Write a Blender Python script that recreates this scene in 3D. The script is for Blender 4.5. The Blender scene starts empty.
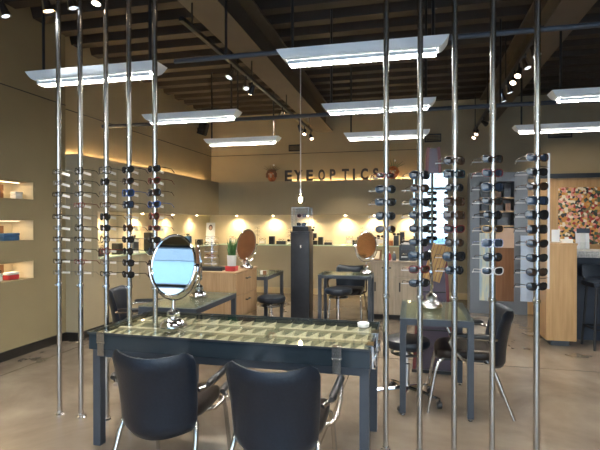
import bpy, bmesh, math, random
from mathutils import Vector, Matrix
PI = math.pi
random.seed(7)
scene = bpy.context.scene
COL = scene.collection

# ------------------------------------------------------------------ materials
def material(name, color, rough=0.5, metal=0.0, var=0.0, scale=8.0, bump=0.0, spec=0.5, coat=0.0,
             color2=None, stretch=(1, 1, 1), detail=4.0, emit=None, emit_strength=0.0, rough_var=0.0):
    m = bpy.data.materials.new(name); m.use_nodes = True
    nt = m.node_tree; b = nt.nodes['Principled BSDF']
    b.inputs['Base Color'].default_value = (*color, 1)
    b.inputs['Roughness'].default_value = rough
    b.inputs['Metallic'].default_value = metal
    b.inputs['Specular IOR Level'].default_value = spec
    b.inputs['Coat Weight'].default_value = coat
    b.inputs['Coat Roughness'].default_value = 0.08
    if emit:
        b.inputs['Emission Color'].default_value = (*emit, 1)
        b.inputs['Emission Strength'].default_value = emit_strength
    tc = nt.nodes.new('ShaderNodeTexCoord'); mp = nt.nodes.new('ShaderNodeMapping')
    mp.inputs['Scale'].default_value = stretch
    nt.links.new(tc.outputs['Object'], mp.inputs['Vector'])
    nz = nt.nodes.new('ShaderNodeTexNoise'); nz.inputs['Scale'].default_value = scale
    nz.inputs['Detail'].default_value = detail
    nt.links.new(mp.outputs[0], nz.inputs['Vector'])
    mx = nt.nodes.new('ShaderNodeMix'); mx.data_type = 'RGBA'
    c2 = color2 or tuple(max(0, c * (1 - max(var, 0.04))) for c in color)
    mx.inputs[6].default_value = (*color, 1); mx.inputs[7].default_value = (*c2, 1)
    rp = nt.nodes.new('ShaderNodeValToRGB')
    rp.color_ramp.elements[0].position = 0.35; rp.color_ramp.elements[1].position = 0.65
    nt.links.new(nz.outputs[0], rp.inputs[0]); nt.links.new(rp.outputs[0], mx.inputs[0])
    nt.links.new(mx.outputs[2], b.inputs['Base Color'])
    if rough_var:
        mr = nt.nodes.new('ShaderNodeMapRange')
        mr.inputs['To Min'].default_value = max(0.02, rough - rough_var); mr.inputs['To Max'].default_value = rough + rough_var
        nt.links.new(nz.outputs[0], mr.inputs[0]); nt.links.new(mr.outputs[0], b.inputs['Roughness'])
    if bump:
        bp = nt.nodes.new('ShaderNodeBump'); bp.inputs['Strength'].default_value = bump
        bp.inputs['Distance'].default_value = 0.02
        nt.links.new(nz.outputs[0], bp.inputs['Height']); nt.links.new(bp.outputs[0], b.inputs['Normal'])
    return m

def clear_material(name, tint=(1, 1, 1), gloss=0.12, rough=0.02, body=0.0, body_color=(1, 1, 1)):
    m = bpy.data.materials.new(name); m.use_nodes = True
    nt = m.node_tree; nt.nodes.clear()
    out = nt.nodes.new('ShaderNodeOutputMaterial')
    tr = nt.nodes.new('ShaderNodeBsdfTransparent'); tr.inputs[0].default_value = (*tint, 1)
    gl = nt.nodes.new('ShaderNodeBsdfGlossy'); gl.inputs['Roughness'].default_value = rough
    fr = nt.nodes.new('ShaderNodeLayerWeight'); fr.inputs[0].default_value = 0.35
    mr = nt.nodes.new('ShaderNodeMapRange'); mr.inputs['To Min'].default_value = gloss * 0.5; mr.inputs['To Max'].default_value = min(1, gloss * 5)
    nt.links.new(fr.outputs['Fresnel'], mr.inputs[0])
    ms = nt.nodes.new('ShaderNodeMixShader')
    nt.links.new(mr.outputs[0], ms.inputs[0]); nt.links.new(gl.outputs[0], ms.inputs[2])
    if body > 0:
        df = nt.nodes.new('ShaderNodeBsdfDiffuse'); df.inputs[0].default_value = (*body_color, 1)
        m2 = nt.nodes.new('ShaderNodeMixShader'); m2.inputs[0].default_value = body
        nt.links.new(tr.outputs[0], m2.inputs[1]); nt.links.new(df.outputs[0], m2.inputs[2])
        nt.links.new(m2.outputs[0], ms.inputs[1])
    else:
        nt.links.new(tr.outputs[0], ms.inputs[1])
    nt.links.new(ms.outputs[0], out.inputs[0])
    return m

def wood_material(name, c1, c2, rough=0.4, axis='z', scale=3.0):
    st = {'x': (1, 14, 14), 'y': (14, 1, 14), 'z': (14, 14, 1)}[axis]
    return material(name, c1, rough, color2=c2, scale=scale, stretch=st, detail=6, bump=0.03)

def floor_material():
    m = bpy.data.materials.new('polished_concrete'); m.use_nodes = True
    nt = m.node_tree; b = nt.nodes['Principled BSDF']
    tc = nt.nodes.new('ShaderNodeTexCoord')
    n1 = nt.nodes.new('ShaderNodeTexNoise'); n1.inputs['Scale'].default_value = 0.8; n1.inputs['Detail'].default_value = 8; n1.inputs['Roughness'].default_value = 0.65
    n1.inputs['Distortion'].default_value = 0.8
    n2 = nt.nodes.new('ShaderNodeTexNoise'); n2.inputs['Scale'].default_value = 2.2; n2.inputs['Detail'].default_value = 3
    for n in (n1, n2): nt.links.new(tc.outputs['Object'], n.inputs['Vector'])
    r = nt.nodes.new('ShaderNodeValToRGB'); e = r.color_ramp.elements
    n1.inputs['Detail'].default_value = 7; n1.inputs['Roughness'].default_value = 0.62; n1.inputs['Distortion'].default_value = 0.6
    e[0].position = 0.28; e[0].color = (0.115, 0.088, 0.066, 1)
    e[1].position = 0.74; e[1].color = (0.30, 0.245, 0.19, 1)
    x = r.color_ramp.elements.new(0.5); x.color = (0.205, 0.163, 0.124, 1)
    nt.links.new(n1.outputs[0], r.inputs[0])
    r2 = nt.nodes.new('ShaderNodeValToRGB'); e2 = r2.color_ramp.elements
    e2[0].position = 0.25; e2[0].color = (0.80, 0.80, 0.80, 1); e2[1].position = 0.75; e2[1].color = (1.1, 1.1, 1.1, 1)
    nt.links.new(n2.outputs[0], r2.inputs[0])
    mx = nt.nodes.new('ShaderNodeMix'); mx.data_type = 'RGBA'; mx.blend_type = 'MULTIPLY'; mx.inputs[0].default_value = 1.0
    nt.links.new(r.outputs[0], mx.inputs[6]); nt.links.new(r2.outputs[0], mx.inputs[7])
    # saw-cut joints
    br = nt.nodes.new('ShaderNodeTexBrick'); br.offset = 0.0
    br.inputs['Color1'].default_value = (1, 1, 1, 1); br.inputs['Color2'].default_value = (1, 1, 1, 1); br.inputs['Mortar'].default_value = (0.55, 0.52, 0.5, 1)
    br.inputs['Scale'].default_value = 1.0; br.inputs['Mortar Size'].default_value = 0.006
    br.inputs['Brick Width'].default_value = 3.3; br.inputs['Row Height'].default_value = 3.0
    mpp = nt.nodes.new('ShaderNodeMapping'); mpp.inputs['Location'].default_value = (0.6, 0.75, 0)
    nt.links.new(tc.outputs['Object'], mpp.inputs[0]); nt.links.new(mpp.outputs[0], br.inputs['Vector'])
    m3 = nt.nodes.new('ShaderNodeMix'); m3.data_type = 'RGBA'; m3.blend_type = 'MULTIPLY'; m3.inputs[0].default_value = 1
    nt.links.new(mx.outputs[2], m3.inputs[6]); nt.links.new(br.outputs[0], m3.inputs[7])
    nt.links.new(m3.outputs[2], b.inputs['Base Color'])
    mr = nt.nodes.new('ShaderNodeMapRange'); mr.inputs['To Min'].default_value = 0.19; mr.inputs['To Max'].default_value = 0.255
    nt.links.new(n1.outputs[0], mr.inputs[0]); nt.links.new(mr.outputs[0], b.inputs['Roughness'])
    b.inputs['Specular IOR Level'].default_value = 0.55
    return m

def mosaic_material():
    m = bpy.data.materials.new('pebble_mosaic'); m.use_nodes = True
    nt = m.node_tree; b = nt.nodes['Principled BSDF']
    tc = nt.nodes.new('ShaderNodeTexCoord')
    v = nt.nodes.new('ShaderNodeTexVoronoi'); v.inputs['Scale'].default_value = 26
    nt.links.new(tc.outputs['Object'], v.inputs['Vector'])
    sp = nt.nodes.new('ShaderNodeSeparateColor'); nt.links.new(v.outputs['Color'], sp.inputs[0])
    r = nt.nodes.new('ShaderNodeValToRGB'); r.color_ramp.interpolation = 'CONSTANT'
    cols = [(0.02, 0.02, 0.02), (0.35, 0.03, 0.02), (0.55, 0.22, 0.04), (0.75, 0.66, 0.5), (0.05, 0.09, 0.05), (0.6, 0.35, 0.1), (0.2, 0.14, 0.06), (0.7, 0.3, 0.25)]
    e = r.color_ramp.elements
    e[0].color = (*cols[0], 1); e[1].position = 0.16; e[1].color = (*cols[1], 1)
    for i in range(2, 8):
        k = e.new(0.16 + 0.115 * (i - 1)); k.color = (*cols[i], 1)
    nt.links.new(sp.outputs[0], r.inputs[0]); nt.links.new(r.outputs[0], b.inputs['Base Color'])
    b.inputs['Roughness'].default_value = 0.35
    return m

M = {}
def defmats():
    A = M
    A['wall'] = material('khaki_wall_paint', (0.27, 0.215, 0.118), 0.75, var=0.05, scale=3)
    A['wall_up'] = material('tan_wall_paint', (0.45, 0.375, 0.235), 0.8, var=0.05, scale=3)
    A['soffit'] = material('olive_soffit_paint', (0.37, 0.315, 0.21), 0.7, var=0.05, scale=3)
    A['cream'] = material('cream_alcove_plaster', (0.70, 0.60, 0.42), 0.6, var=0.06, scale=5)
    A['floor'] = floor_material()
    A['deck'] = material('brown_painted_deck', (0.043, 0.032, 0.024), 0.7, var=0.2, scale=2)
    A['beam'] = material('brown_painted_steel', (0.105, 0.085, 0.065), 0.6, var=0.1, scale=4)
    A['beam_flange'] = A['beam']
    A['base_dark'] = material('dark_brown_baseboard', (0.014, 0.011, 0.009), 0.5, var=0.1)
    A['base_light'] = material('tan_baseboard', (0.52, 0.40, 0.22), 0.5, var=0.08)
    A['steel'] = material('brushed_steel', (0.60, 0.575, 0.54), 0.24, 1.0, var=0.06, scale=30, stretch=(1, 1, 0.05))
    A['chrome'] = material('polished_chrome', (0.88, 0.88, 0.9), 0.06, 1.0, var=0.03)
    A['mirror'] = material('mirror_silver', (0.93, 0.95, 0.96), 0.01, 1.0, var=0.0)
    A['black'] = material('black_plastic', (0.012, 0.012, 0.013), 0.35, var=0.1)
    A['black_gloss'] = material('glossy_black_acetate', (0.012, 0.011, 0.012), 0.12, var=0.1, coat=0.4)
    A['leather'] = material('black_leather', (0.009, 0.014, 0.024), 0.34, var=0.2, scale=60, bump=0.05, spec=0.4)
    A['leather_br'] = material('dark_brown_leather', (0.018, 0.013, 0.011), 0.4, var=0.2, scale=60, bump=0.05, spec=0.35)
    A['slate'] = material('slate_blue_painted_steel', (0.045, 0.056, 0.074), 0.42, var=0.1, scale=12)
    A['slate_dark'] = material('dark_slate_panel', (0.016, 0.022, 0.03), 0.32, var=0.1, scale=12)
    A['tray_steel'] = material('glossy_dark_blue_steel', (0.03, 0.045, 0.06), 0.16, 0.3, var=0.1, spec=0.8)
    A['painted_reflection'] = material('painted_copper_reflection', (0.62, 0.33, 0.15), 0.12, 0.85, var=0.2, scale=6)  # brown reflection of the room painted into the mirror face colour
    A['pedestal'] = material('charcoal_pedestal_laminate', (0.018, 0.02, 0.027), 0.38, var=0.2, scale=18)
    A['blue_grey'] = material('blue_grey_cabinet_paint', (0.135, 0.155, 0.185), 0.45, var=0.06)
    A['glass'] = clear_material('table_glass', (0.93, 0.97, 0.95), 0.06)
    A['pane'] = clear_material('window_glass', (0.97, 0.99, 1.0), 0.06)
    A['acrylic'] = clear_material('clear_acrylic', (0.97, 0.98, 0.98), 0.03)
    A['frost'] = clear_material('frosted_acrylic', (0.95, 0.96, 0.98), 0.12, 0.2, 0.65, (0.9, 0.9, 0.9))
    A['green_glass'] = clear_material('pale_green_glass_edge', (0.8, 0.95, 0.82), 0.1, 0.1, 0.75, (0.74, 0.86, 0.68))
    A['clear_lens'] = clear_material('clear_lens', (0.96, 0.97, 0.98), 0.10)
    A['lens'] = material('dark_sun_lens', (0.010, 0.011, 0.014), 0.05, var=0.1, spec=0.7, coat=0.4)
    A['lens_brown'] = material('brown_sun_lens', (0.035, 0.018, 0.011), 0.06, var=0.1, spec=0.6, coat=0.3)
    A['lens_blue'] = material('blue_mirrored_lens', (0.018, 0.03, 0.055), 0.07, 0.1, var=0.1, coat=0.6)
    A['tortoise'] = material('tortoiseshell_acetate', (0.10, 0.038, 0.014), 0.18, scale=90, color2=(0.012, 0.007, 0.005), coat=0.4)
    A['red_frame'] = material('dark_red_acetate', (0.16, 0.02, 0.02), 0.18, var=0.2, coat=0.4)
    A['teal_frame'] = material('dark_teal_acetate', (0.012, 0.06, 0.075), 0.18, var=0.2, coat=0.4)
    A['blue_frame'] = material('blue_acetate', (0.03, 0.08, 0.28), 0.2, var=0.2, coat=0.4)
    A['patterned'] = material('blue_white_speckled_acetate', (0.6, 0.65, 0.75), 0.2, scale=130, color2=(0.03, 0.05, 0.25), coat=0.3)
    A['white_frame'] = material('white_acetate', (0.75, 0.73, 0.70), 0.25, var=0.05)
    A['wire'] = material('grey_metal_wire', (0.10, 0.09, 0.085), 0.3, 0.8, var=0.1)
    A['gold_wire'] = material('gold_metal_wire', (0.6, 0.38, 0.15), 0.28, 1.0, var=0.1)
    A['white'] = material('white_plastic', (0.82, 0.82, 0.8), 0.4, var=0.03)
    A['fixture'] = material('white_enamel_fixture', (0.82, 0.88, 0.92), 0.38, var=0.02)
    A['fin'] = material('beige_flocked_insert', (0.64, 0.53, 0.38), 0.85, var=0.1, scale=30)
    A['felt'] = material('olive_felt_tray', (0.17, 0.15, 0.10), 0.9, var=0.15, scale=40)
    A['maple'] = wood_material('maple_wood', (0.47, 0.31, 0.17), (0.38, 0.235, 0.12), 0.42, 'z', 2.5)
    A['maple_h'] = wood_material('maple_wood_level', (0.50, 0.33, 0.18), (0.40, 0.25, 0.13), 0.42, 'x', 2.5)
    A['pale_oak'] = wood_material('pale_grey_oak', (0.36, 0.295, 0.225), (0.28, 0.225, 0.165), 0.45, 'z', 2.5)
    A['panel_wood'] = wood_material('honey_oak_panel', (0.50, 0.31, 0.14), (0.40, 0.235, 0.10), 0.4, 'z', 2.0)
    A['brown_wood'] = wood_material('brown_wood_panel', (0.20, 0.095, 0.045), (0.15, 0.068, 0.03), 0.4, 'z', 2.0)
    A['mauve'] = material('mauve_laminate', (0.075, 0.055, 0.085), 0.4, var=0.08)
    A['maroon'] = material('maroon_edge', (0.14, 0.02, 0.022), 0.4, var=0.1)
    A['bamboo'] = wood_material('tan_bamboo', (0.44, 0.26, 0.085), (0.33, 0.18, 0.05), 0.5, 'z', 6.0)
    A['granite'] = material('grey_stone_counter', (0.33, 0.32, 0.31), 0.3, var=0.4, scale=50)
    A['navy'] = material('dark_blue_laminate', (0.022, 0.035, 0.06), 0.45, var=0.1)
    A['mosaic'] = mosaic_material()
    A['letter'] = material('dark_pewter_letter', (0.06, 0.06, 0.06), 0.5, 0.2, var=0.1)
    A['leaf'] = material('green_leaf', (0.06, 0.17, 0.05), 0.5, var=0.4, scale=20)
    A['red'] = material('red_card', (0.42, 0.025, 0.03), 0.5, var=0.1)
    A['blue'] = material('blue_fabric', (0.03, 0.10, 0.22), 0.7, var=0.2)
    A['purple'] = material('purple_fabric', (0.22, 0.12, 0.26), 0.7, var=0.2)
    A['orange'] = material('orange_clay', (0.55, 0.20, 0.06), 0.6, color2=(0.28, 0.08, 0.04), scale=25)
    A['twig'] = material('dark_twig', (0.06, 0.05, 0.03), 0.8, var=0.2)
    A['skin'] = material('printed_skin_tone', (0.6, 0.4, 0.32), 0.6, var=0.05)
    A['hair'] = material('printed_dark_hair', (0.05, 0.035, 0.03), 0.6, var=0.05)
    A['paper'] = material('white_paper', (0.80, 0.80, 0.82), 0.6, var=0.02)
    A['copper'] = material('copper_backing', (0.22, 0.09, 0.035), 0.4, 0.2, var=0.15, scale=12)
    A['tube'] = material('lit_fluorescent_lens', (0.9, 0.9, 0.85), 0.5, emit=(1.0, 0.95, 0.85), emit_strength=115)
    A['bulb'] = material('lit_bulb', (1, 0.9, 0.7), 0.4, emit=(1.0, 0.80, 0.52), emit_strength=45)
    A['spot_lit'] = material('lit_spot_lens', (1, 0.9, 0.8), 0.4, emit=(1.0, 0.78, 0.55), emit_strength=9)
    A['spot_cool'] = material('lit_cool_spot_lens', (0.8, 0.9, 1), 0.4, emit=(0.85, 0.93, 1.0), emit_strength=0.8)
    A['led'] = material('lit_warm_strip', (1, 0.85, 0.6), 0.4, emit=(1.0, 0.68, 0.34), emit_strength=42)
    A['niche_led'] = material('lit_niche_strip', (1, 0.85, 0.6), 0.4, emit=(1.0, 0.72, 0.4), emit_strength=7)
    A['puck'] = material('lit_puck_lens', (1, 0.9, 0.7), 0.4, emit=(1.0, 0.80, 0.52), emit_strength=25)
    A['asphalt'] = material('pale_pavement', (0.55, 0.55, 0.54), 0.8, var=0.15, scale=3)
    A['alu'] = material('bronze_window_frame', (0.10, 0.11, 0.12), 0.4, 0.4, var=0.05)
defmats()

# ------------------------------------------------------------------ mesh helpers
class MB:
    def __init__(s): s.bm = bmesh.new()
    def box(s, c, size, rot=None, bevel=0.0, taper=None):
        r = bmesh.ops.create_cube(s.bm, size=1.0); vs = r['verts']
        for v in vs:
            v.co = Vector((v.co.x * size[0], v.co.y * size[1], v.co.z * size[2]))
            if taper and v.co.z > 0: v.co.x *= taper[0]; v.co.y *= taper[1]
        if bevel > 0:
            es = list({e for v in vs for e in v.link_edges})
            rb = bmesh.ops.bevel(s.bm, geom=es, offset=bevel, segments=2, profile=0.7, affect='EDGES')
            vs = list({v for f in rb['faces'] for v in f.verts} | {v for v in vs if v.is_valid})
        m = Matrix.Translation(Vector(c))
        if rot is not None: m = m @ rot
        bmesh.ops.transform(s.bm, matrix=m, verts=vs)
        return s
    def bx(s, x0, x1, y0, y1, z0, z1, bevel=0.0):
        return s.box(((x0 + x1) / 2, (y0 + y1) / 2, (z0 + z1) / 2), (abs(x1 - x0), abs(y1 - y0), abs(z1 - z0)), None, bevel)
    def tube(s, pts, r, n=10, cap=True):
        pts = [Vector(p) for p in pts]; rings = []
        rs = r if isinstance(r, (list, tuple)) else [r] * len(pts)
        ref = None
        for i, p in enumerate(pts):
            a = pts[max(i - 1, 0)]; b = pts[min(i + 1, len(pts) - 1)]
            t = (b - a).normalized()
            if ref is None:
                ref = Vector((0, 0, 1)) if abs(t.z) < 0.9 else Vector((1, 0, 0))
            u = t.cross(ref).normalized(); w = u.cross(t).normalized(); ref = w
            rings.append([s.bm.verts.new(p + (u * math.cos(2 * PI * k / n) + w * math.sin(2 * PI * k / n)) * rs[i]) for k in range(n)])
        for a, b in zip(rings, rings[1:]):
            for k in range(n): s.bm.faces.new((a[k], a[(k + 1) % n], b[(k + 1) % n], b[k]))
        if cap:
            s.bm.faces.new(rings[0]); s.bm.faces.new(rings[-1])
        return s
    def loop(s, pts, r, n=6):
        pts = [Vector(p) for p in pts]; N = len(pts); rings = []
        cen = sum(pts, Vector()) / N
        nrm = Vector((0, 0, 0))
        for i in range(N): nrm += (pts[i] - cen).cross(pts[(i + 1) % N] - cen)
        nrm.normalize()
        for i, p in enumerate(pts):
            t = (pts[(i + 1) % N] - pts[i - 1]).normalized(); u = t.cross(nrm).normalized(); w = u.cross(t)
            rings.append([s.bm.verts.new(p + (u * math.cos(2 * PI * k / n) + w * math.sin(2 * PI * k / n)) * r) for k in range(n)])
        for i in range(N):
            a, b = rings[i], rings[(i + 1) % N]
            for k in range(n): s.bm.faces.new((a[k], a[(k + 1) % n], b[(k + 1) % n], b[k]))
        return s
    def lathe(s, prof, n=24, c=(0, 0, 0), mat=None):
        rings = []; c = Vector(c)
        for (r, z) in prof:
            if r < 1e-5: rings.append([s.bm.verts.new(Vector((0, 0, z)))])
            else: rings.append([s.bm.verts.new(Vector((r * math.cos(2 * PI * k / n), r * math.sin(2 * PI * k / n), z))) for k in range(n)])
        for a, b in zip(rings, rings[1:]):
            if len(a) == 1 and len(b) == 1: continue
            for k in range(n):
                k2 = (k + 1) % n
                if len(a) == 1: s.bm.faces.new((a[0], b[k2], b[k]))
                elif len(b) == 1: s.bm.faces.new((a[k], a[k2], b[0]))
                else: s.bm.faces.new((a[k], a[k2], b[k2], b[k]))
        if len(rings[0]) > 1: s.bm.faces.new(list(reversed(rings[0])))
        if len(rings[-1]) > 1: s.bm.faces.new(rings[-1])
        m = Matrix.Translation(c) @ (mat or Matrix())
        bmesh.ops.transform(s.bm, matrix=m, verts=[v for r in rings for v in r])
        return s
    def sphere(s, c, r, sc=(1, 1, 1), seg=16):
        q = bmesh.ops.create_uvsphere(s.bm, u_segments=seg, v_segments=max(6, seg // 2), radius=r)
        bmesh.ops.transform(s.bm, matrix=Matrix.Translation(Vector(c)) @ Matrix.Diagonal((*sc, 1)), verts=q['verts'])
        return s
    def prism(s, poly, axis, a0, a1):
        def P(p, a):
            return {'x': (a, p[0], p[1]), 'y': (p[0], a, p[1]), 'z': (p[0], p[1], a)}[axis]
        A = [s.bm.verts.new(P(p, a0)) for p in poly]; B = [s.bm.verts.new(P(p, a1)) for p in poly]
        n = len(poly)
        s.bm.faces.new(A); s.bm.faces.new(list(reversed(B)))
        for i in range(n): s.bm.faces.new((A[i], B[i], B[(i + 1) % n], A[(i + 1) % n]))
        return s
    def grid(s, rows, close=False):
        vs = [[s.bm.verts.new(Vector(p)) for p in r] for r in rows]
        for a, b in zip(vs, vs[1:]):
            m = len(a)
            for k in range(m if close else m - 1): s.bm.faces.new((a[k], a[(k + 1) % m], b[(k + 1) % m], b[k]))
        return vs
    def plate(s, x0, x1, y0, y1, z0, z1, holes=()):
        xs = sorted({x0, x1} | {h[0] for h in holes} | {h[1] for h in holes}); ys = sorted({y0, y1} | {h[2] for h in holes} | {h[3] for h in holes})
        V = {}
        def v(i, j, k):
            if (i, j, k) not in V: V[(i, j, k)] = s.bm.verts.new((xs[i], ys[j], (z0, z1)[k]))
            return V[(i, j, k)]
        def full(i, j):
            if not (0 <= i < len(xs) - 1 and 0 <= j < len(ys) - 1): return False
            cx = (xs[i] + xs[i + 1]) / 2; cy = (ys[j] + ys[j + 1]) / 2
            return not any(h[0] < cx < h[1] and h[2] < cy < h[3] for h in holes)
        for i in range(len(xs) - 1):
            for j in range(len(ys) - 1):
                if not full(i, j): continue
                s.bm.faces.new((v(i, j, 1), v(i + 1, j, 1), v(i + 1, j + 1, 1), v(i, j + 1, 1)))
                s.bm.faces.new((v(i, j, 0), v(i, j + 1, 0), v(i + 1, j + 1, 0), v(i + 1, j, 0)))
                if not full(i - 1, j): s.bm.faces.new((v(i, j, 0), v(i, j, 1), v(i, j + 1, 1), v(i, j + 1, 0)))
                if not full(i + 1, j): s.bm.faces.new((v(i + 1, j, 0), v(i + 1, j + 1, 0), v(i + 1, j + 1, 1), v(i + 1, j, 1)))
                if not full(i, j - 1): s.bm.faces.new((v(i, j, 0), v(i + 1, j, 0), v(i + 1, j, 1), v(i, j, 1)))
                if not full(i, j + 1): s.bm.faces.new((v(i, j + 1, 0), v(i, j + 1, 1), v(i + 1, j + 1, 1), v(i + 1, j + 1, 0)))
        return s
    def build(s, name, mat, parent=None, smooth=True, angle=40):
        bmesh.ops.recalc_face_normals(s.bm, faces=s.bm.faces)
        me = bpy.data.meshes.new(name); s.bm.to_mesh(me); s.bm.free()
        me.materials.append(M[mat] if isinstance(mat, str) else mat)
        if smooth:
            me.shade_smooth()
            me.set_sharp_from_angle(angle=math.radians(angle))
        o = bpy.data.objects.new(name, me); COL.objects.link(o)
        if parent: o.parent = parent
        return o

def tag(o, label, cat, group=None):
    o['label'] = label; o['category'] = cat
    if group: o['group'] = group
    return o
def thing(name, label, cat, loc=(0, 0, 0), rz=0, group=None):
    o = bpy.data.objects.new(name, None); COL.objects.link(o); o.empty_display_size = 0.1
    o.location = loc; o.rotation_euler = (0, 0, rz)
    return tag(o, label, cat, group)
def struct(o):
    o['kind'] = 'structure'; return o
def copy_tree(o, parent=None):
    c = o.copy(); COL.objects.link(c)
    if parent: c.parent = parent
    for ch in list(o.children): copy_tree(ch, c)
    return c
def dup(root, loc, rz, label, group=None):
    c = copy_tree(root); c.location = loc; c.rotation_euler = (0, 0, rz); c['label'] = label
    if group: c['group'] = group
    return c
def arc(c, r, a0, a1, n, plane='xz'):
    out = []
    for i in range(n + 1):
        a = a0 + (a1 - a0) * i / n
        p = (r * math.cos(a), r * math.sin(a))
        out.append({'xz': (c[0] + p[0], c[1], c[2] + p[1]), 'yz': (c[0], c[1] + p[0], c[2] + p[1]), 'xy': (c[0] + p[0], c[1] + p[1], c[2])}[plane])
    return out
def rotz(a): return Matrix.Rotation(a, 4, 'Z')
def lamp(name, kind, loc, energy, color, parent=None, **kw):
    d = bpy.data.lights.new(name, kind); d.energy = energy; d.color = color
    for k, v in kw.items(): setattr(d, k, v)
    o = bpy.data.objects.new(name, d); COL.objects.link(o); o.location = loc
    if parent: o.parent = parent
    return o
def aim(o, d):
    o.rotation_euler = Vector(d).to_track_quat('-Z', 'Y').to_euler()

# ------------------------------------------------------------------ the setting
XL, XR, YF, ZC = -4.28, 4.6, -2.4, 3.86
XU, YB, YU = -4.42, 9.56, 9.88        # upper left wall plane, back lower plane, back upper plane
XS = -4.10                            # soffit face on the left wall
struct(MB().bx(-4.9, 4.9, YF - 0.2, 10.3, -0.12, 0.0).build('floor', 'floor', smooth=False))
struct(MB().bx(-30, 30, -40, YF - 0.2, -0.3, -0.13).build('ground_outside', 'asphalt', smooth=False))

# fluted steel deck
m = MB(); prof = []; y = YF - 0.2; pitch = 0.40
while y < 10.4:
    prof += [(y, ZC), (y + 0.15, ZC), (y + 0.19, ZC + 0.11), (y + 0.36, ZC + 0.11)]; y += pitch
prof += [(y, ZC), (y, ZC + 0.25), (YF - 0.2, ZC + 0.25)]
m.prism(prof, 'x', -4.9, 4.9)
struct(m.build('ceiling', 'deck', smooth=False))

# left wall, with three product niches and, further back, the long display alcove
NZ = [(0.85, 1.05), (1.29, 1.52), (1.76, 1.96)]
NY0, NY1 = 3.30, 4.60
m = MB()
m.bx(-4.75, XL, YF, NY0, 0, 2.40); m.bx(-4.75, XL, NY1, 5.12, 0, 2.40)
zz = [0] + [z for p in NZ for z in p] + [2.40]
for i in range(0, len(zz), 2): m.bx(-4.75, XL, NY0, NY1, zz[i], zz[i + 1])
m.bx(-4.75, -4.58, NY0, NY1, 0.8, 2.0)
m.bx(-4.75, XL, YF, 5.12, 2.40, ZC + 0.15)
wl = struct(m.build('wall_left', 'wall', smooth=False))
m = MB()
m.bx(-4.75, XU, 5.12, 10.3, 2.36, ZC + 0.15)
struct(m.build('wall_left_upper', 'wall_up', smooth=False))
m = MB()
m.bx(-4.75, XS, 5.12, 5.50, 0, 2.36)
m.bx(-4.75, XS, 5.50, YU, 1.65, 2.36); m.bx(-4.75, XS, 5.50, YU, 0, 1.0)
m.bx(-4.75, -4.46, 5.5, YU, 1.0, 1.65)
struct(m.build('wall_left_alcove', 'soffit', smooth=False))
XE = 0.18
m = MB()
m.bx(-4.75, 4.9, YU, 10.3, 2.36, ZC + 0.15)
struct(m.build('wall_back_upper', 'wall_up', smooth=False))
m = MB()
m.bx(XS, XE, YB, YU + 0.1, 1.65, 2.36); m.bx(XS, XE, YB, YU + 0.1, 0, 1.0)
m.bx(-4.46, XE, YU + 0.02, 10.3, 1.0, 1.65)
m.bx(XE, 4.9, YB, 10.3, 0, 2.36)
m.bx(XE, 4.9, YB, YU, 2.36, ZC + 0.15)
struct(m.build('wall_back', 'soffit', smooth=False))
m = MB()
m.bx(-4.46, -4.45, 5.5, YU, 1.0, 1.65); m.bx(-4.45, XE, YU, YU + 0.02, 1.0, 1.65); m.bx(-4.46, XS, 5.5, 5.51, 1.0, 1.65)
for z0, z1 in NZ:
    m.bx(-4.58, -4.575, NY0, NY1, z0, z1); m.bx(-4.58, XL - 0.005, NY1 - 0.006, NY1, z0, z1); m.bx(-4.58, XL - 0.005, NY0, NY0 + 0.006, z0, z1)
struct(m.build('wall_alcove_lining', 'cream', smooth=False))
# wall joints
m = MB(); m.bx(XL, XL + 0.004, YF, 5.12, 2.975, 2.985); m.bx(XU, XU + 0.004, 5.12, YU, 2.975, 2.985); m.bx(XU, 4.6, YU - 0.004, YU, 2.975, 2.985)
struct(m.build('trim_1', 'base_dark', smooth=False))
m = MB(); m.bx(XR, XR + 0.25, YF, 10.3, 0, ZC + 0.15); struct(m.build('wall_right', 'wall', smooth=False))
m = MB(); m.bx(XL, XL + 0.015, YF, 5.12, 0, 0.10); m.bx(XS, XS + 0.015, 5.12, YB, 0, 0.10); m.bx(XL + .015, XS, 5.105, 5.12, 0, 0.10)
struct(m.build('baseboard_left', 'base_dark', smooth=False))
struct(MB().bx(XS + 0.015, 4.6, YB - 0.015, YB, 0, 0.12).build('baseboard_back', 'base_light', smooth=False))

# steel beams of the roof
def ibeam(name, x0, x1, y0, y1, zb):
    c = (x0 + x1) / 2
    m = MB(); m.bx(x0, x1, y0, y1, zb, zb + 0.03); m.bx(c - 0.02, c + 0.02, y0, y1, zb + 0.03, ZC - 0.03); m.bx(x0, x1, y0, y1, ZC - 0.03, ZC)
    return struct(m.build(name, 'beam', smooth=False))
ibeam('trim_2', -1.98, -1.64, YF, YU, 3.42)
ibeam('trim_3', 1.26, 1.56, YF, YU, 3.42)

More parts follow.
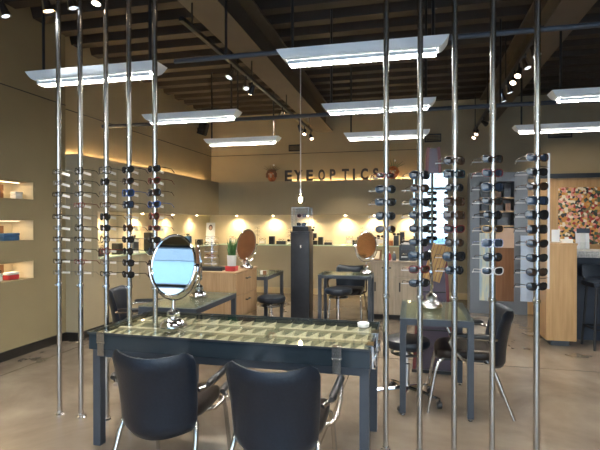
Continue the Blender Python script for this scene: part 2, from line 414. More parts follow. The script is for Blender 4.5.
# storefront glazing behind the photographer
m = MB(); m.bx(-4.75, 4.9, YF - 0.2, YF, 3.3, ZC + 0.15); m.bx(-4.75, 4.9, YF - 0.2, YF, 0, 0.12)
m.bx(-4.75, -4.3, YF - 0.2, YF, 0.12, 3.3); m.bx(4.5, 4.9, YF - 0.2, YF, 0.12, 3.3)
struct(m.build('wall_front', 'wall', smooth=False))
for i in range(5):
    x0 = -4.3 + i * 1.76; x1 = x0 + 1.76
    m = MB(); w = 0.03
    m.bx(x0, x0 + w, YF - 0.14, YF - 0.04, 0.12, 3.3); m.bx(x1 - w, x1, YF - 0.14, YF - 0.04, 0.12, 3.3)
    for z in (0.12, 2.3, 3.24): m.bx(x0 + w, x1 - w, YF - 0.14, YF - 0.04, z, z + 0.06)
    o = struct(m.build('window_%d' % (i + 1), 'alu', smooth=False))
    MB().bx(x0 + w, x1 - w, YF - 0.094, YF - 0.088, 0.18, 3.24).build('pane', 'pane', o, smooth=False)
    p = lamp('daylight_portal', 'AREA', ((x0 + x1) / 2, YF - 0.02, 1.71), 1, (1, 1, 1), shape='RECTANGLE', size=1.7, size_y=3.1)
    p.rotation_euler = (PI / 2, 0, 0); p.rotation_euler = Vector((0, 1, 0)).to_track_quat('-Z', 'Z').to_euler()
    p.data.cycles.is_portal = True

# unseen banded facade across the street, added for the mirrors to reflect
m = MB(); m.bx(-11, -1, -19, -14, -0.13, 8.6); bo = struct(m.build('added_mirror_backdrop', material('pale_blue_backdrop', (0.22, 0.34, 0.41), 0.7, var=0.04), smooth=False))
MB().bx(-11.05, -0.95, -13.99, -13.9, 6.5, 8.7).build('upper_band', material('grey_blue_backdrop', (0.17, 0.22, 0.25), 0.7, var=0.04), bo, smooth=False)
MB().bx(-11.05, -0.95, -13.99, -13.9, -0.1, 4.9).build('lower_band', material('white_backdrop', (0.55, 0.58, 0.60), 0.7, var=0.03), bo, smooth=False)
MB().bx(-11.05, -0.95, -13.99, -13.85, 4.905, 5.15).build('thin_band', material('grey_backdrop', (0.15, 0.18, 0.2), 0.7, var=0.04), bo, smooth=False)
# world: bright pale sky
w = bpy.data.worlds.new('sky'); scene.world = w; w.use_nodes = True
nt = w.node_tree; bg = nt.nodes['Background']
tc = nt.nodes.new('ShaderNodeTexCoord'); sx = nt.nodes.new('ShaderNodeSeparateXYZ'); nt.links.new(tc.outputs['Generated'], sx.inputs[0])
r = nt.nodes.new('ShaderNodeValToRGB'); e = r.color_ramp.elements
e[0].position = 0.0; e[0].color = (0.95, 0.97, 1.0, 1); e[1].position = 0.7; e[1].color = (0.26, 0.50, 0.88, 1)
k = e.new(0.12); k.color = (0.90, 0.97, 1.0, 1); k = e.new(0.3); k.color = (0.52, 0.76, 0.96, 1)
nt.links.new(sx.outputs['Z'], r.inputs[0]); nt.links.new(r.outputs[0], bg.inputs[0]); bg.inputs[1].default_value = 3.0

# ------------------------------------------------------------------ overhead: fixtures, tracks, pipes
def fixture():
    root = thing('pendant_light', '', 'ceiling light', (0, 0, 0), 0, 'white linear pendant lights in rows under the deck')
    m = MB(); rows = []
    for f in (0, 0.15, 0.35, 0.6, 0.85, 1.0):
        hx = 0.535 + 0.065 * (f ** 0.6); hy = 0.062 + 0.034 * (f ** 0.55); z = -0.055 + 0.07 * f
        rows.append([(-hx, -hy, z), (hx, -hy, z), (hx, hy, z), (-hx, hy, z)])
    vs = m.grid(rows, close=True); m.bm.faces.new(list(reversed(vs[0]))); m.bm.faces.new(vs[-1])
    m.build('housing', 'fixture', root, smooth=False)
    m = MB(); m.bx(-0.52, 0.52, -0.042, 0.042, -0.064, -0.0555); m.build('lamp_lens', 'tube', root, smooth=False)
    m = MB()
    for i in range(27):
        x = -0.52 + 1.04 * i / 26; m.bx(x - 0.003, x + 0.003, -0.042, 0.042, -0.083, -0.0645)
    m.bx(-0.525, 0.525, -0.049, -0.043, -0.083, -0.056); m.bx(-0.525, 0.525, 0.043, 0.049, -0.083, -0.056)
    m.build('louvre', 'fixture', root, smooth=False)
    for sx_ in (-0.5, 0.5):
        MB().tube([(sx_, 0, 0.015), (sx_, 0, ZC - 2.80)], 0.012, 8).build('hanger', 'black', root)
    return root
fx0 = fixture(); first = True
rows_ = [(3.37, 2.78, 'front row'), (5.1, 2.81, 'middle row'), (6.8, 2.81, 'back row'), (1.65, 2.78, 'added row overhead'), (-0.1, 2.78, 'added row behind the camera')]  # last two rows are out of view, added to brighten the room
colsx = [(-2.53, 'left'), (-0.36, 'centre'), (1.92, 'right')]
for yy, z, rn in rows_:
    for xx, cn in colsx:
        lab = 'white linear pendant light with louvred lens, %s one of the %s' % (cn, rn)
        if 3 < yy < 4 and cn == 'right': continue
        if first: fx0.location = (xx, yy, z - 0.045); fx0['label'] = lab; first = False
        else: dup(fx0, (xx, yy, z - 0.045), 0, lab)

def conduit(label, pts, r=0.022, drops=()):
    o = thing('hanging_pipe', label, 'pipe', (0, 0, 0), 0, 'dark pipes below the roof deck')
    MB().tube(pts, r, 8).build('pipe', 'slate', o)
    for x, y_, z in drops: MB().tube([(x, y_, z), (x, y_, ZC)], 0.011, 8).build('drop_rod', 'black', o)
conduit('grey pipe running between the front row of pendant lights', [(-1.9, 3.53, 2.82), (4.55, 3.53, 2.82)], 0.02, [(-1.45, 3.53, 2.82)])
conduit('dark pipe crossing just behind the middle row of pendant lights', [(-4.3, 5.88, 2.86), (4.55, 5.88, 2.86)], 0.026, [(-2.25, 5.88, 2.86), (-1.0, 5.88, 2.86), (1.0, 5.88, 2.86)])

def track(label, a, b):
    o = thing('lighting_track', label, 'lighting track', a)
    d = Vector(b) - Vector(a); L = d.length; ang = math.atan2(d.y, d.x)
    MB().box(d / 2, (L, 0.04, 0.035), rotz(ang)).build('rail', 'black', o, smooth=False)
    n = max(2, int(L / 1.3))
    for i in range(n + 1):
        p = d * (0.04 + 0.92 * i / n)
        MB().tube([p + Vector((0, 0, 0.017)), Vector((p.x, p.y, ZC - a[2]))], 0.008, 6).build('drop_rod', 'black', o)
    return o
track('black lighting track over the left steel rods', (-3.6, 3.05, 3.28), (-1.5, 3.05, 3.28))
track('black lighting track beside the left roof beam', (-1.88, 3.6, 3.20), (-1.83, 8.6, 3.20))
track('black lighting track beside the right roof beam', (1.10, 4.5, 3.20), (1.12, 9.3, 3.20))
nspot = [0]
def spot(p, d, state, label, power=0, col=(1, .8, .55), size=0.9):
    o = thing('track_spotlight', label, 'spotlight', p, 0, 'spotlights on the ceiling tracks')
    d = Vector(d).normalized(); q = d.to_track_quat('Z', 'Y').to_matrix().to_4x4()
    m = MB(); m.tube([(0, 0, -0.0), (0, 0, -0.055)], 0.01, 8); m.build('stem', 'black', o)
    h = Vector((0, 0, -0.09))
    m = MB(); m.lathe([(0.012, -0.05), (0.026, -0.04), (0.03, 0.0), (0.038, 0.04), (0.042, 0.062)], 16, h, q); m.build('lamp_head', 'black' if state != 'cool' else 'chrome', o)
    m = MB(); m.lathe([(0.03, 0.0625), (0.02, 0.068), (0.0, 0.07)], 16, h, q)
    m.build('lamp_lens', {'lit': 'spot_lit', 'cool': 'spot_cool', 'off': 'chrome'}[state], o)
    if power:
        l = lamp('spot_beam', 'SPOT', h + d * 0.09, power, col, o, spot_size=size, spot_blend=0.6, shadow_soft_size=0.04)
        aim(l, d)
TL, TM, TR = 3.262, 3.182, 3.182
spot((-3.12, 3.05, TL), (0.3, 0.2, -1), 'cool', 'chrome spotlight nearest the left wall on the front track')
spot((-2.72, 3.05, TL), (0.2, 0.25, -1), 'cool', 'cool white spotlight above the second steel rod', 40, (0.9, .95, 1), 1.3)
spot((-2.50, 3.05, TL), (0.2, 0.2, -1), 'cool', 'cool white spotlight above and between second and third rods', 0)
spot((-2.27, 3.05, TL), (0.0, -0.25, -1), 'lit', 'warm lit spotlight above the third steel rod', 50, (1, .72, .45), 1.3)
spot((-1.70, 3.05, TL), (0.1, -0.5, -1), 'lit', 'warm lit spotlight beside the left roof beam near the top edge', 0)
spot((-1.88, 4.72, TM), (-0.3, -0.4, -1), 'cool', 'nearest spotlight on the left beam track', 0)
spot((-1.87, 5.15, TM), (0.2, -0.4, -1), 'cool', 'second nearest spotlight on the left beam track', 0)
spot((-1.865, 5.35, TM), (-0.5, 0.3, -1), 'lit', 'third nearest spotlight on the left beam track', 50)
spot((-1.85, 6.65, TM), (-0.8, 0.8, -0.9), 'cool', 'spotlight alone midway along the left beam track', 70)
spot((-1.84, 7.7, TM), (0.4, 0.9, -1.2), 'lit', 'third from last spotlight on the left beam track', 60)
spot((-1.835, 8.05, TM), (0, -0.5, -1), 'lit', 'second from last spotlight on the left beam track', 0)
spot((-1.83, 8.55, TM), (0.4, -0.5, -1), 'lit', 'last spotlight on the left beam track near the back wall', 0)
for i, yy in enumerate((4.75, 5.1, 5.4, 5.65, 6.0, 6.4, 7.3, 8.0, 8.8, 9.15)):
    st = 'lit' if i in (2, 3, 8, 9) else ('cool' if i in (0, 1, 4, 5) else 'off')
    lab = ['nearest', 'second', 'third', 'fourth', 'fifth', 'sixth', 'seventh', 'eighth', 'ninth', 'last'][i]
    spot((1.10 + 0.002 * i, yy, TR), ((-0.4, -0.55, -1) if st == 'lit' else (1.3, 1.0, -0.75) if i in (6, 7) else (0.3, -0.3 + 0.1 * i, -1)), st,
         '%s spotlight from the camera along the right beam track' % lab, {3: 60, 6: 35, 7: 35}.get(i, 0))  # seventh and eighth heads look unlit; beams added to brighten the right back wall

def vent(label, x0, x1, z0, z1):
    o = thing('air_vent', label, 'vent', ((x0 + x1) / 2, YU if x1 < XE else YB, z0), 0, 'dark vents on the back wall')
    hx = (x1 - x0) / 2; h = z1 - z0
    m = MB(); m.bx(-hx, hx, -0.03, 0, 0, 0.015); m.bx(-hx, hx, -0.03, 0, h - 0.015, h); m.bx(-hx, -hx + 0.015, -0.03, 0, 0.015, h - 0.015); m.bx(hx - 0.015, hx, -0.03, 0, 0.015, h - 0.015)
    m.build('vent_frame', 'slate_dark', o, smooth=False)
    m = MB()
    for i in range(5):
        z = 0.02 + (h - 0.05) * i / 4; m.box((0, -0.012, z + 0.008), (2 * hx - 0.03, 0.018, 0.006), Matrix.Rotation(0.6, 4, 'X'))
    m.build('louvre', 'black', o, smooth=False)
vent('dark vent on the back wall above the pendant bulb', -2.60, -2.33, 3.03, 3.17)
vent('dark vent on the back wall above the mauve tower', 0.24, 0.55, 3.06, 3.22)
vent('dark vent on the back wall at right, under a pendant light', 2.45, 2.85, 3.05, 3.20)
o = thing('wall_speaker', 'black speaker mounted high in the back left corner', 'speaker', (-4.30, 9.2, 3.35))
MB().box((0, 0, 0.12), (0.15, 0.16, 0.26), Matrix.Rotation(0.3, 4, 'Y'), 0.01).build('cabinet', 'black', o)
MB().box((0.083, 0, 0.095), (0.01, 0.13, 0.22), Matrix.Rotation(0.3, 4, 'Y')).build('grille', 'slate_dark', o, smooth=False)
MB().bx(-0.12, -0.05, -0.02, 0.02, 0.08, 0.14).build('bracket', 'black', o, smooth=False)

# pendant bulb over the pedestal
o = thing('pendant_bulb', 'lit bare glass pendant bulb hanging on a pale cord above the pedestal', 'pendant lamp', (-1.60, 6.75, 1.78))
MB().tube([(0, 0, 0.2), (0, 0, ZC - 1.78)], 0.009, 8).build('cord', 'white', o)
MB().lathe([(0.012, 0.21), (0.022, 0.2), (0.022, 0.13), (0.016, 0.125)], 16).build('socket', 'chrome', o)
MB().lathe([(0.0, -0.02), (0.03, -0.012), (0.052, 0.03), (0.05, 0.07), (0.026, 0.115), (0.02, 0.13)], 20).build('glass_globe', 'acrylic', o)
MB().sphere((0, 0, 0.05), 0.028, (1, 1, 1.5)).build('filament', 'bulb', o)
lamp('bulb_light', 'POINT', (0, 0, 0.045), 9, (1, .78, .5), o, shadow_soft_size=0.03)

# ------------------------------------------------------------------ glasses
def outline(shape, side, n=22):
    a, b, e, cx = 0.033, 0.024, 2.4, 0.041
    if shape == 'round': a, b, e, cx = 0.028, 0.027, 2.0, 0.037
    if shape == 'square': a, b, e = 0.034, 0.027, 3.6
    if shape == 'rectangle': a, b, e = 0.031, 0.018, 3.2
    if shape == 'aviator': a, b, e = 0.033, 0.028, 2.2
    if shape == 'large': a, b, e, cx = 0.036, 0.030, 2.3, 0.044
    if shape == 'narrow': a, b, e, cx = 0.028, 0.017, 2.3, 0.036
    pts = []
    for k in range(n):
        t = 2 * PI * k / n; ct, s_ = math.cos(t), math.sin(t)
        x = a * math.copysign(abs(ct) ** (2 / e), ct); z = b * math.copysign(abs(s_) ** (2 / e), s_)
        if shape == 'aviator': x *= 1 - 0.16 * (-z / b if z < 0 else 0); x += 0.003 * (-z / b); z -= 0.003
        if shape in ('cateye', 'large') and z > 0: z += 0.006 * max(0, x / a)
        if shape == 'wayfarer': x *= 1 + 0.07 * z / b; z += 0.002 * (x / a)
        X = side * (cx + x)
        pts.append(Vector((X, 2.2 * X * X, z)))
    return pts, cx, a, b
RIM = {'wire': 0.0019, 'gold_wire': 0.0019}
def make_glasses(shape, fmat, lmat, temples=True, scale=1.0):
    kind = 'eyeglasses' if lmat == 'clear_lens' else 'sunglasses'
    root = bpy.data.objects.new(kind, None); COL.objects.link(root); root.empty_display_size = 0.05
    r = RIM.get(fmat, 0.0034)
    m = MB(); ends = []
    for sd in (-1, 1):
        pts, cx, a, b = outline(shape, sd)
        m.loop([p * scale for p in pts], r * scale, 6)
        ends.append(scale * sd * (cx + a))
    zt = 0.006
    xi = (cx - a) * scale
    m.tube([(-xi - 0.002, 0.001, zt * scale), (-xi * 0.4, -0.002, (zt + 0.004) * scale), (xi * 0.4, -0.002, (zt + 0.004) * scale), (xi + 0.002, 0.001, zt * scale)], r * scale, 6)
    m.build('frame', fmat, root)
    for sd in (-1, 1):
        pts, cx, a, b = outline(shape, sd)
        c = sum(pts, Vector()) / len(pts)
        m = MB(); prev = None; rings = []
        for f, dy in ((1.0, 0), (0.66, -0.0028), (0.33, -0.0046)):
            rings.append([(c + (p - c) * f + Vector((0, dy, 0))) * scale for p in pts])
        vs = m.grid(rings, close=True)
        cv = m.bm.verts.new((c + Vector((0, -0.0052, 0))) * scale)
        n = len(pts)
        for k in range(n): m.bm.faces.new((vs[-1][k], vs[-1][(k + 1) % n], cv))
        m.build('lens', lmat, root, angle=80)
    if temples:
        for sd, xe in zip((-1, 1), ends):
            y0 = 2.2 * xe * xe
            m = MB(); w_ = 0.0026 if r > 0.002 else 0.0013
            m.tube([(xe, y0, 0.010 * scale), (xe + sd * 0.004, y0 + 0.008, 0.010 * scale), (xe + sd * 0.008, y0 + 0.05, 0.009 * scale), (xe + sd * 0.006, y0 + 0.10, 0.004), (xe + sd * 0.002, y0 + 0.128, -0.022)], w_, 6)
            m.build('temple', fmat, root)
    return root
GC = {}
def place_glasses(spec, loc, label, group, rz=0.0, temples=True, scale=1.0):
    key = (spec, temples, scale)
    if key not in GC: GC[key] = make_glasses(*spec, temples=temples, scale=scale); o = GC[key]
    else: o = copy_tree(GC[key])
    o.location = loc; o.rotation_euler = (0, 0, rz)
    tag(o, label, 'glasses', group)
    return o

# ------------------------------------------------------------------ steel rods with glasses
RY = 3.12
ROD_X = [-2.67, -2.475, -2.25, -2.055, -1.84, -0.165, 0.05, 0.262, 0.487, 0.74]
ROD_N = ['leftmost steel rod', 'second steel rod from the left', 'third steel rod from the left', 'fourth steel rod from the left', 'fifth steel rod from the left',
         'sixth steel rod from the left', 'fourth steel rod from the right', 'third steel rod from the right', 'second steel rod from the right', 'rightmost steel rod']
ROD_IDX = [range(10), range(10), range(10), range(10), range(10), range(1, 6), range(1, 10), range(0, 9), range(0, 9), range(0, 10)]
ROD_SIDE = ['left of the table', 'near the table edge', 'at the left edge of the table', 'through the left end of the table', 'behind the big oval mirror',
            'at the right end of the table', 'over the right glass table', 'over the right glass table', 'beside the right armchair', 'in front of the wooden reception end']
ORD = ['top', 'second', 'third', 'fourth', 'fifth', 'sixth', 'seventh', 'eighth', 'ninth', 'tenth']
W, GW = 'wire', 'gold_wire'
SPEC = [
 [('rectangle', 'black_gloss', 'clear_lens'), ('narrow', W, 'clear_lens')] * 5,
 [('round', 'black_gloss', 'clear_lens'), ('rectangle', 'black_gloss', 'clear_lens'), ('narrow', 'black_gloss', 'clear_lens'), ('rectangle', 'red_frame', 'clear_lens'), ('narrow', W, 'clear_lens')] * 2,
 [('square', 'black_gloss', 'clear_lens'), ('round', 'black_gloss', 'lens'), ('rectangle', 'wire', 'clear_lens'), ('rectangle', 'tortoise', 'clear_lens'), ('aviator', 'black_gloss', 'lens'),
  ('cateye', 'black_gloss', 'lens'), ('round', 'black_gloss', 'clear_lens'), ('round', 'red_frame', 'clear_lens'), ('narrow', W, 'clear_lens'), ('narrow', 'black_gloss', 'clear_lens')],
 [('wayfarer', 'black_gloss', 'lens'), ('wayfarer', 'tortoise', 'lens'), ('square', 'blue_frame', 'lens_blue'), ('square', 'black_gloss', 'lens_blue'), ('narrow', GW, 'clear_lens'),
  ('round', 'tortoise', 'lens_brown'), ('wayfarer', 'black_gloss', 'lens'), ('round', 'black_gloss', 'lens'), ('cateye', 'black_gloss', 'lens'), ('wayfarer', 'black_gloss', 'lens')],
 [('cateye', 'black_gloss', 'lens'), ('wayfarer', 'red_frame', 'lens_brown'), ('square', 'tortoise', 'lens'), ('wayfarer', 'blue_frame', 'lens'), ('round', 'red_frame', 'lens_brown'),
  ('rectangle', 'red_frame', 'lens_brown'), ('wayfarer', 'black_gloss', 'lens'), ('square', 'black_gloss', 'lens_blue'), ('round', 'tortoise', 'lens'), ('wayfarer', 'black_gloss', 'lens')],
 [None, ('narrow', 'red_frame', 'lens_brown'), ('aviator', W, 'lens'), ('cateye', 'black_gloss', 'lens'), ('aviator', W, 'lens'), ('aviator', GW, 'lens_brown')],
 [None, ('aviator', 'black_gloss', 'lens'), ('round', 'tortoise', 'lens_brown'), ('aviator', 'black_gloss', 'lens'), ('wayfarer', 'black_gloss', 'lens'), ('cateye', W, 'lens'),
  ('wayfarer', 'black_gloss', 'lens'), ('large', 'black_gloss', 'lens'), ('cateye', 'red_frame', 'lens_brown'), ('wayfarer', 'black_gloss', 'lens')],
 [('aviator', 'tortoise', 'lens_brown'), ('square', 'teal_frame', 'lens'), ('round', W, 'lens'), ('square', 'tortoise', 'lens_brown'), ('square', 'tortoise', 'lens_brown'),
  ('wayfarer', 'red_frame', 'lens'), ('round', W, 'lens_brown'), ('large', 'black_gloss', 'lens'), ('round', 'black_gloss', 'lens')],
 [('cateye', 'tortoise', 'lens'), ('cateye', 'red_frame', 'lens_blue'), ('large', 'black_gloss', 'lens_blue'), ('wayfarer', 'tortoise', 'lens'), ('round', 'black_gloss', 'lens'),
  ('cateye', GW, 'lens_brown'), ('square', 'patterned', 'lens_blue'), ('round', 'black_gloss', 'lens'), ('cateye', 'white_frame', 'lens')],
 [('cateye', 'tortoise', 'lens_blue'), ('wayfarer', 'black_gloss', 'lens'), ('wayfarer', 'tortoise', 'lens_brown'), ('square', 'black_gloss', 'lens_blue'), ('large', 'black_gloss', 'lens'),
  ('square', 'tortoise', 'lens'), ('wayfarer', 'tortoise', 'lens'), ('wayfarer', 'black_gloss', 'lens'), ('wayfarer', 'black_gloss', 'lens_brown'), ('wayfarer', 'black_gloss', 'lens')]]
FN = {'wire': 'thin grey metal', 'gold_wire': 'thin gold', 'black_gloss': 'black', 'red_frame': 'dark red', 'tortoise': 'brown', 'blue_frame': 'blue', 'teal_frame': 'dark teal', 'patterned': 'blue and white', 'white_frame': 'white rimmed'}
holder = {}
def make_holder(mode):
    m = MB()
    m.box((0, -0.0265, -0.005), (0.008, 0.017, 0.008))
    m.box((0, -0.0335, 0.0), (0.006, 0.003, 0.012))
    if mode == 'L': pass
    a = m.build('nose_peg', 'frost', None, smooth=False)
    if mode == 'L':
        b = MB().box((0.0, 0.028, -0.005), (0.005, 0.022, 0.006)).box((0.0, 0.078, -0.006), (0.006, 0.080, 0.018), Matrix.Rotation(-0.12, 4, 'X')).build('acrylic_tongue', 'white', None, smooth=False)
    else:
        b = MB().tube([(-0.0, 0.022, -0.008), (-0.118, 0.022, -0.008)], 0.0028, 6).build('acrylic_pin', 'frost', None)
    return a, b
zs = [1.885 - 0.0865 * i for i in range(10)]
for i, X in enumerate(ROD_X):
    left = i < 5
    root = thing('display_rod', 'tall steel display rod, %s, %s' % (ROD_N[i].replace(' steel rod', ''), ROD_SIDE[i]), 'display rod', (X, RY, 0), 0, 'floor to ceiling steel rods holding glasses')
    MB().tube([(0, 0, 0.0), (0, 0, ZC)], 0.0185, 16).build('pole', 'steel', root)
    MB().lathe([(0.032, 0.0), (0.032, 0.006), (0.0215, 0.012), (0.0215, 0.03), (0.0187, 0.03)], 20).build('floor_flange', 'chrome', root)
    MB().lathe([(0.0187, ZC - 0.03), (0.0225, ZC - 0.03), (0.036, ZC - 0.006), (0.036, ZC)], 20).build('ceiling_flange', 'chrome', root)
    m = MB(); m.lathe([(0.0187, 1.005), (0.0235, 1.007), (0.0235, 1.027), (0.0187, 1.029)], 16); m.sphere((-0.006, -0.029, 1.016), 0.0095, seg=10); m.build('stop_collar', 'chrome', root)
    if left or i == 9:
        MB().bx(-0.006, 0.006, 0.138, 0.142, 1.06, 1.93).build('rear_strip', 'acrylic', root, smooth=False) if left else MB().bx(0.086, 0.098, 0.10, 0.106, 1.08, 1.93).build('rear_strip', 'frost', root, smooth=False)
        if not left:
            for z in (1.15, 1.842): MB().tube([(0.0, 0.018, z), (0.09, 0.103, z)], 0.004, 6).build('strip_arm', 'chrome', root)
    mode = 'L' if left else 'R'
    for j in ROD_IDX[i]:
        z = zs[j]
        if mode not in holder:
            holder[mode] = make_holder(mode); hs = holder[mode]
        else:
            hs = []
            for h in holder[mode]:
                c = h.copy(); COL.objects.link(c); hs.append(c)
        for h in hs: h.parent = root; h.location = (0, 0, z)
        sp = SPEC[i][j]
        n = j - ROD_IDX[i][0]
        if len(ROD_IDX[i]) - 1 == n: pos = 'bottom pair'
        else: pos = '%s pair%s' % (ORD[n], '' if n == 0 else ' down')
        lab = '%s %s, %s on the %s' % (FN[sp[1]], 'eyeglasses' if sp[2] == 'clear_lens' else 'sunglasses', pos, ROD_N[i])
        rz = (-0.36 if left else 0.34) + random.uniform(-0.06, 0.06)
        sc_ = 0.92
        place_glasses(sp, (X, RY - 0.029, z + 0.0035 - 0.006 * 0), lab, 'glasses on the %s' % ROD_N[i], rz, True, sc_)

# ------------------------------------------------------------------ front dispensing table
def rail_box(m, x0, x1, y0, y1, z0, z1, t):
    m.bx(x0, x1, y0, y0 + t, z0, z1); m.bx(x0, x1, y1 - t, y1, z0, z1); m.bx(x0, x0 + t, y0 + t, y1 - t, z0, z1); m.bx(x1 - t, x1, y0 + t, y1 - t, z0, z1)
TX0, TX1, TY0, TY1 = -2.092, -0.235, 2.715, 3.47
ft = thing('dispensing_table', 'long glass topped steel table with a tray of beige frame racks', 'table', ((TX0 + TX1) / 2, TY0, 0))
ox, oy = (TX0 + TX1) / 2, TY0
hx, dp = (TX1 - TX0) / 2, TY1 - TY0
HO = [(x - ox - 0.022, x - ox + 0.022, RY - oy - 0.022, RY - oy + 0.022) for x in (ROD_X[3], ROD_X[4])]
HO[0] = (max(HO[0][0], -hx + 0.003), HO[0][1], HO[0][2], HO[0][3])
for sx_ in (-1, 1):
    for yv in (0.03, dp - 0.085):
        x0 = sx_ * (hx - 0.035) - 0.0275
        MB().bx(x0, x0 + 0.055, yv, yv + 0.055, 0.0, 0.60).build('leg', 'slate', ft, smooth=False)
m = MB(); rail_box(m, -hx + 0.008, hx - 0.008, 0.03, dp - 0.03, 0.60, 0.655, 0.05); m.build('frame_rail', 'slate', ft, smooth=False)
m = MB(); rail_box(m, -hx, hx, 0, dp, 0.655, 0.757, 0.012); m.build('tray_side', 'tray_steel', ft, smooth=False)
m = MB(); m.plate(-hx + 0.012, hx - 0.012, 0.012, dp - 0.012, 0.718, 0.726, [(max(h[0], -hx + 0.013), *h[1:]) for h in HO]); m.build('tray_bottom', 'felt', ft, smooth=False)
m = MB(); m.plate(-hx - 0.004, hx + 0.004, -0.006, dp + 0.006, 0.758, 0.768, HO); m.build('glass_top', 'glass', ft, smooth=False)
m = MB(); rail_box(m, -hx - 0.008, hx + 0.008, -0.010, dp + 0.010, 0.757, 0.769, 0.0035); m.build('glass_edge', 'slate_dark', ft, smooth=False)
blocks = [(-hx + 0.03, -0.46, 6), (-0.43, 0.20, 7), (0.24, hx - 0.03, 8)]
for b, (bx0, bx1, n) in enumerate(blocks):
    for k in range(3):
        yb = 0.045 + k * 0.235
        if b == 0 and k >= 1 and True:
            x0 = bx0 + 0.02
        x0, x1 = bx0, bx1
        m = MB()
        m.prism([(yb, 0.7265), (yb, 0.741), (yb + 0.035, 0.743), (yb + 0.058, 0.732), (yb + 0.058, 0.7265)], 'x', x0, x1)
        for i in range(n):
            xc = x0 + (i + 0.5) * (x1 - x0) / n
            if any(h[0] - 0.03 < xc < h[1] + 0.03 and h[2] - 0.1 < yb + 0.1 < h[3] + 0.1 for h in HO): continue
            # a sloped triangular nose support
            dxt = (x1 - x0) / n
            v = [m.bm.verts.new(p) for p in ((xc - 0.36 * dxt, yb + 0.04, 0.741), (xc + 0.30 * dxt, yb + 0.04, 0.741), (xc + 0.32 * dxt, yb + 0.145, 0.755), (xc + 0.30 * dxt, yb + 0.06, 0.727), (xc - 0.36 * dxt, yb + 0.06, 0.727))]
            m.bm.faces.new((v[0], v[1], v[2])); m.bm.faces.new((v[1], v[3], v[2])); m.bm.faces.new((v[3], v[4], v[2])); m.bm.faces.new((v[4], v[0], v[2])); m.bm.faces.new((v[0], v[4], v[3], v[1]))
        if b == 0 and k == 1:
            pass
        m.build('frame_rack', 'fin', ft, smooth=False)
for xc in (-hx + 0.10, hx - 0.19):
    m = MB(); m.bx(xc - 0.028, xc + 0.028, -0.020, -0.0105, 0.71, 0.772); m.bx(xc - 0.028, xc + 0.028, -0.020, 0.03, 0.7695, 0.774); m.bx(xc - 0.024, xc + 0.024, -0.018, -0.0005, 0.62, 0.70)
    m.tube([(xc - 0.03, -0.012, 0.705), (xc + 0.03, -0.012, 0.705)], 0.007, 8); m.build('latch', 'steel', ft)
for yc in (0.10, 0.42):
    m = MB(); m.bx(hx + 0.0085, hx + 0.018, yc - 0.05, yc + 0.05, 0.64, 0.774); m.bx(hx - 0.025, hx + 0.018, yc - 0.05, yc + 0.05, 0.7695, 0.776)
    m.tube([(hx + 0.022, yc - 0.055, 0.70), (hx + 0.022, yc + 0.055, 0.70)], 0.009, 8); m.tube([(hx + 0.022, yc - 0.03, 0.70), (hx + 0.03, yc - 0.03, 0.66), (hx + 0.02, yc, 0.63)], 0.008, 8)
    m.build('corner_clamp', 'chrome', ft)
o = thing('tin', 'small round white tin near the right back corner of the front table', 'tin', (-0.33, 3.30, 0.7685))
MB().lathe([(0.038, 0), (0.040, 0.004), (0.040, 0.018)], 20).build('body', 'white', o)
MB().lathe([(0.041, 0.0185), (0.041, 0.026), (0.036, 0.029), (0, 0.029)], 20).build('lid', 'paper', o)

# ------------------------------------------------------------------ oval mirrors
def make_mirror(label, loc, normal, rx=0.165, rz=0.225, zc=0.40, back='chrome', face='mirror'):
    o = thing('table_mirror', label, 'mirror', loc, 0, 'oval mirrors on chrome stands')
    n = Vector(normal).normalized(); q = n.to_track_quat('Y', 'Z').to_matrix().to_4x4()   # local +Y -> normal
    T = Matrix.Translation(Vector((0, 0, zc))) @ q
    def ell(f, y_, n_=40): return [T @ Vector((rx * f * math.cos(2 * PI * k / n_), y_, rz * f * math.sin(2 * PI * k / n_))) for k in range(n_)]
    m = MB(); vs = m.grid([ell(0.985, 0.004), ell(0.7, 0.0046), ell(0.35, 0.005)], close=True); c = m.bm.verts.new(T @ Vector((0, 0.005, 0)))
    for k in range(40): m.bm.faces.new((vs[-1][k], vs[-1][(k + 1) % 40], c))
    m.build('mirror_face', face, o, angle=80)
    m = MB(); vs = m.grid([ell(0.985, -0.001), ell(0.8, -0.013), ell(0.4, -0.018)], close=True); c = m.bm.verts.new(T @ Vector((0, -0.019, 0)))
    for k in range(40): m.bm.faces.new((vs[-1][k], vs[-1][(k + 1) % 40], c))
    m.build('mirror_back', back, o, angle=80)
    m = MB(); m.loop(ell(1.0, 0.0), 0.009, 8)
    m.build('rim', 'chrome', o)
    # yoke + stem
    m = MB(); h = q.to_euler().z; s_ = Matrix.Rotation(h, 4, 'Z')
    pts = [s_ @ Vector(p) for p in [((rx + 0.022) * math.cos(a), 0, zc + (rz + 0.03) * math.sin(a)) for a in [-PI + PI * k / 20 for k in range(21)]]]
    m.tube(pts, 0.006, 8)
    for sg in (-1, 1):
        m.tube([s_ @ Vector((sg * (rx - 0.0), 0, zc)), s_ @ Vector((sg * (rx + 0.034), 0, zc))], 0.011, 8)
    m.build('yoke', 'chrome', o)
    zt = zc - rz - 0.03
    m = MB(); m.lathe([(0.09, 0), (0.094, 0.008), (0.088, 0.03), (0.066, 0.052), (0.042, 0.062), (0.036, 0.068), (0.046, 0.082), (0.046, 0.098), (0.030, 0.115), (0.016, 0.122), (0.012, 0.13), (0.009, max(0.14, zt)), (0.0, max(0.14, zt))], 28)
    m.build('stand', 'chrome', o)
    return o
def halfway(p, cam, tgt):
    a = (Vector(cam) - Vector(p)).normalized(); b = (Vector(tgt) - Vector(p)).normalized(); return a + b
pm = (-1.62, 2.985, 0.7685 + 0.43)
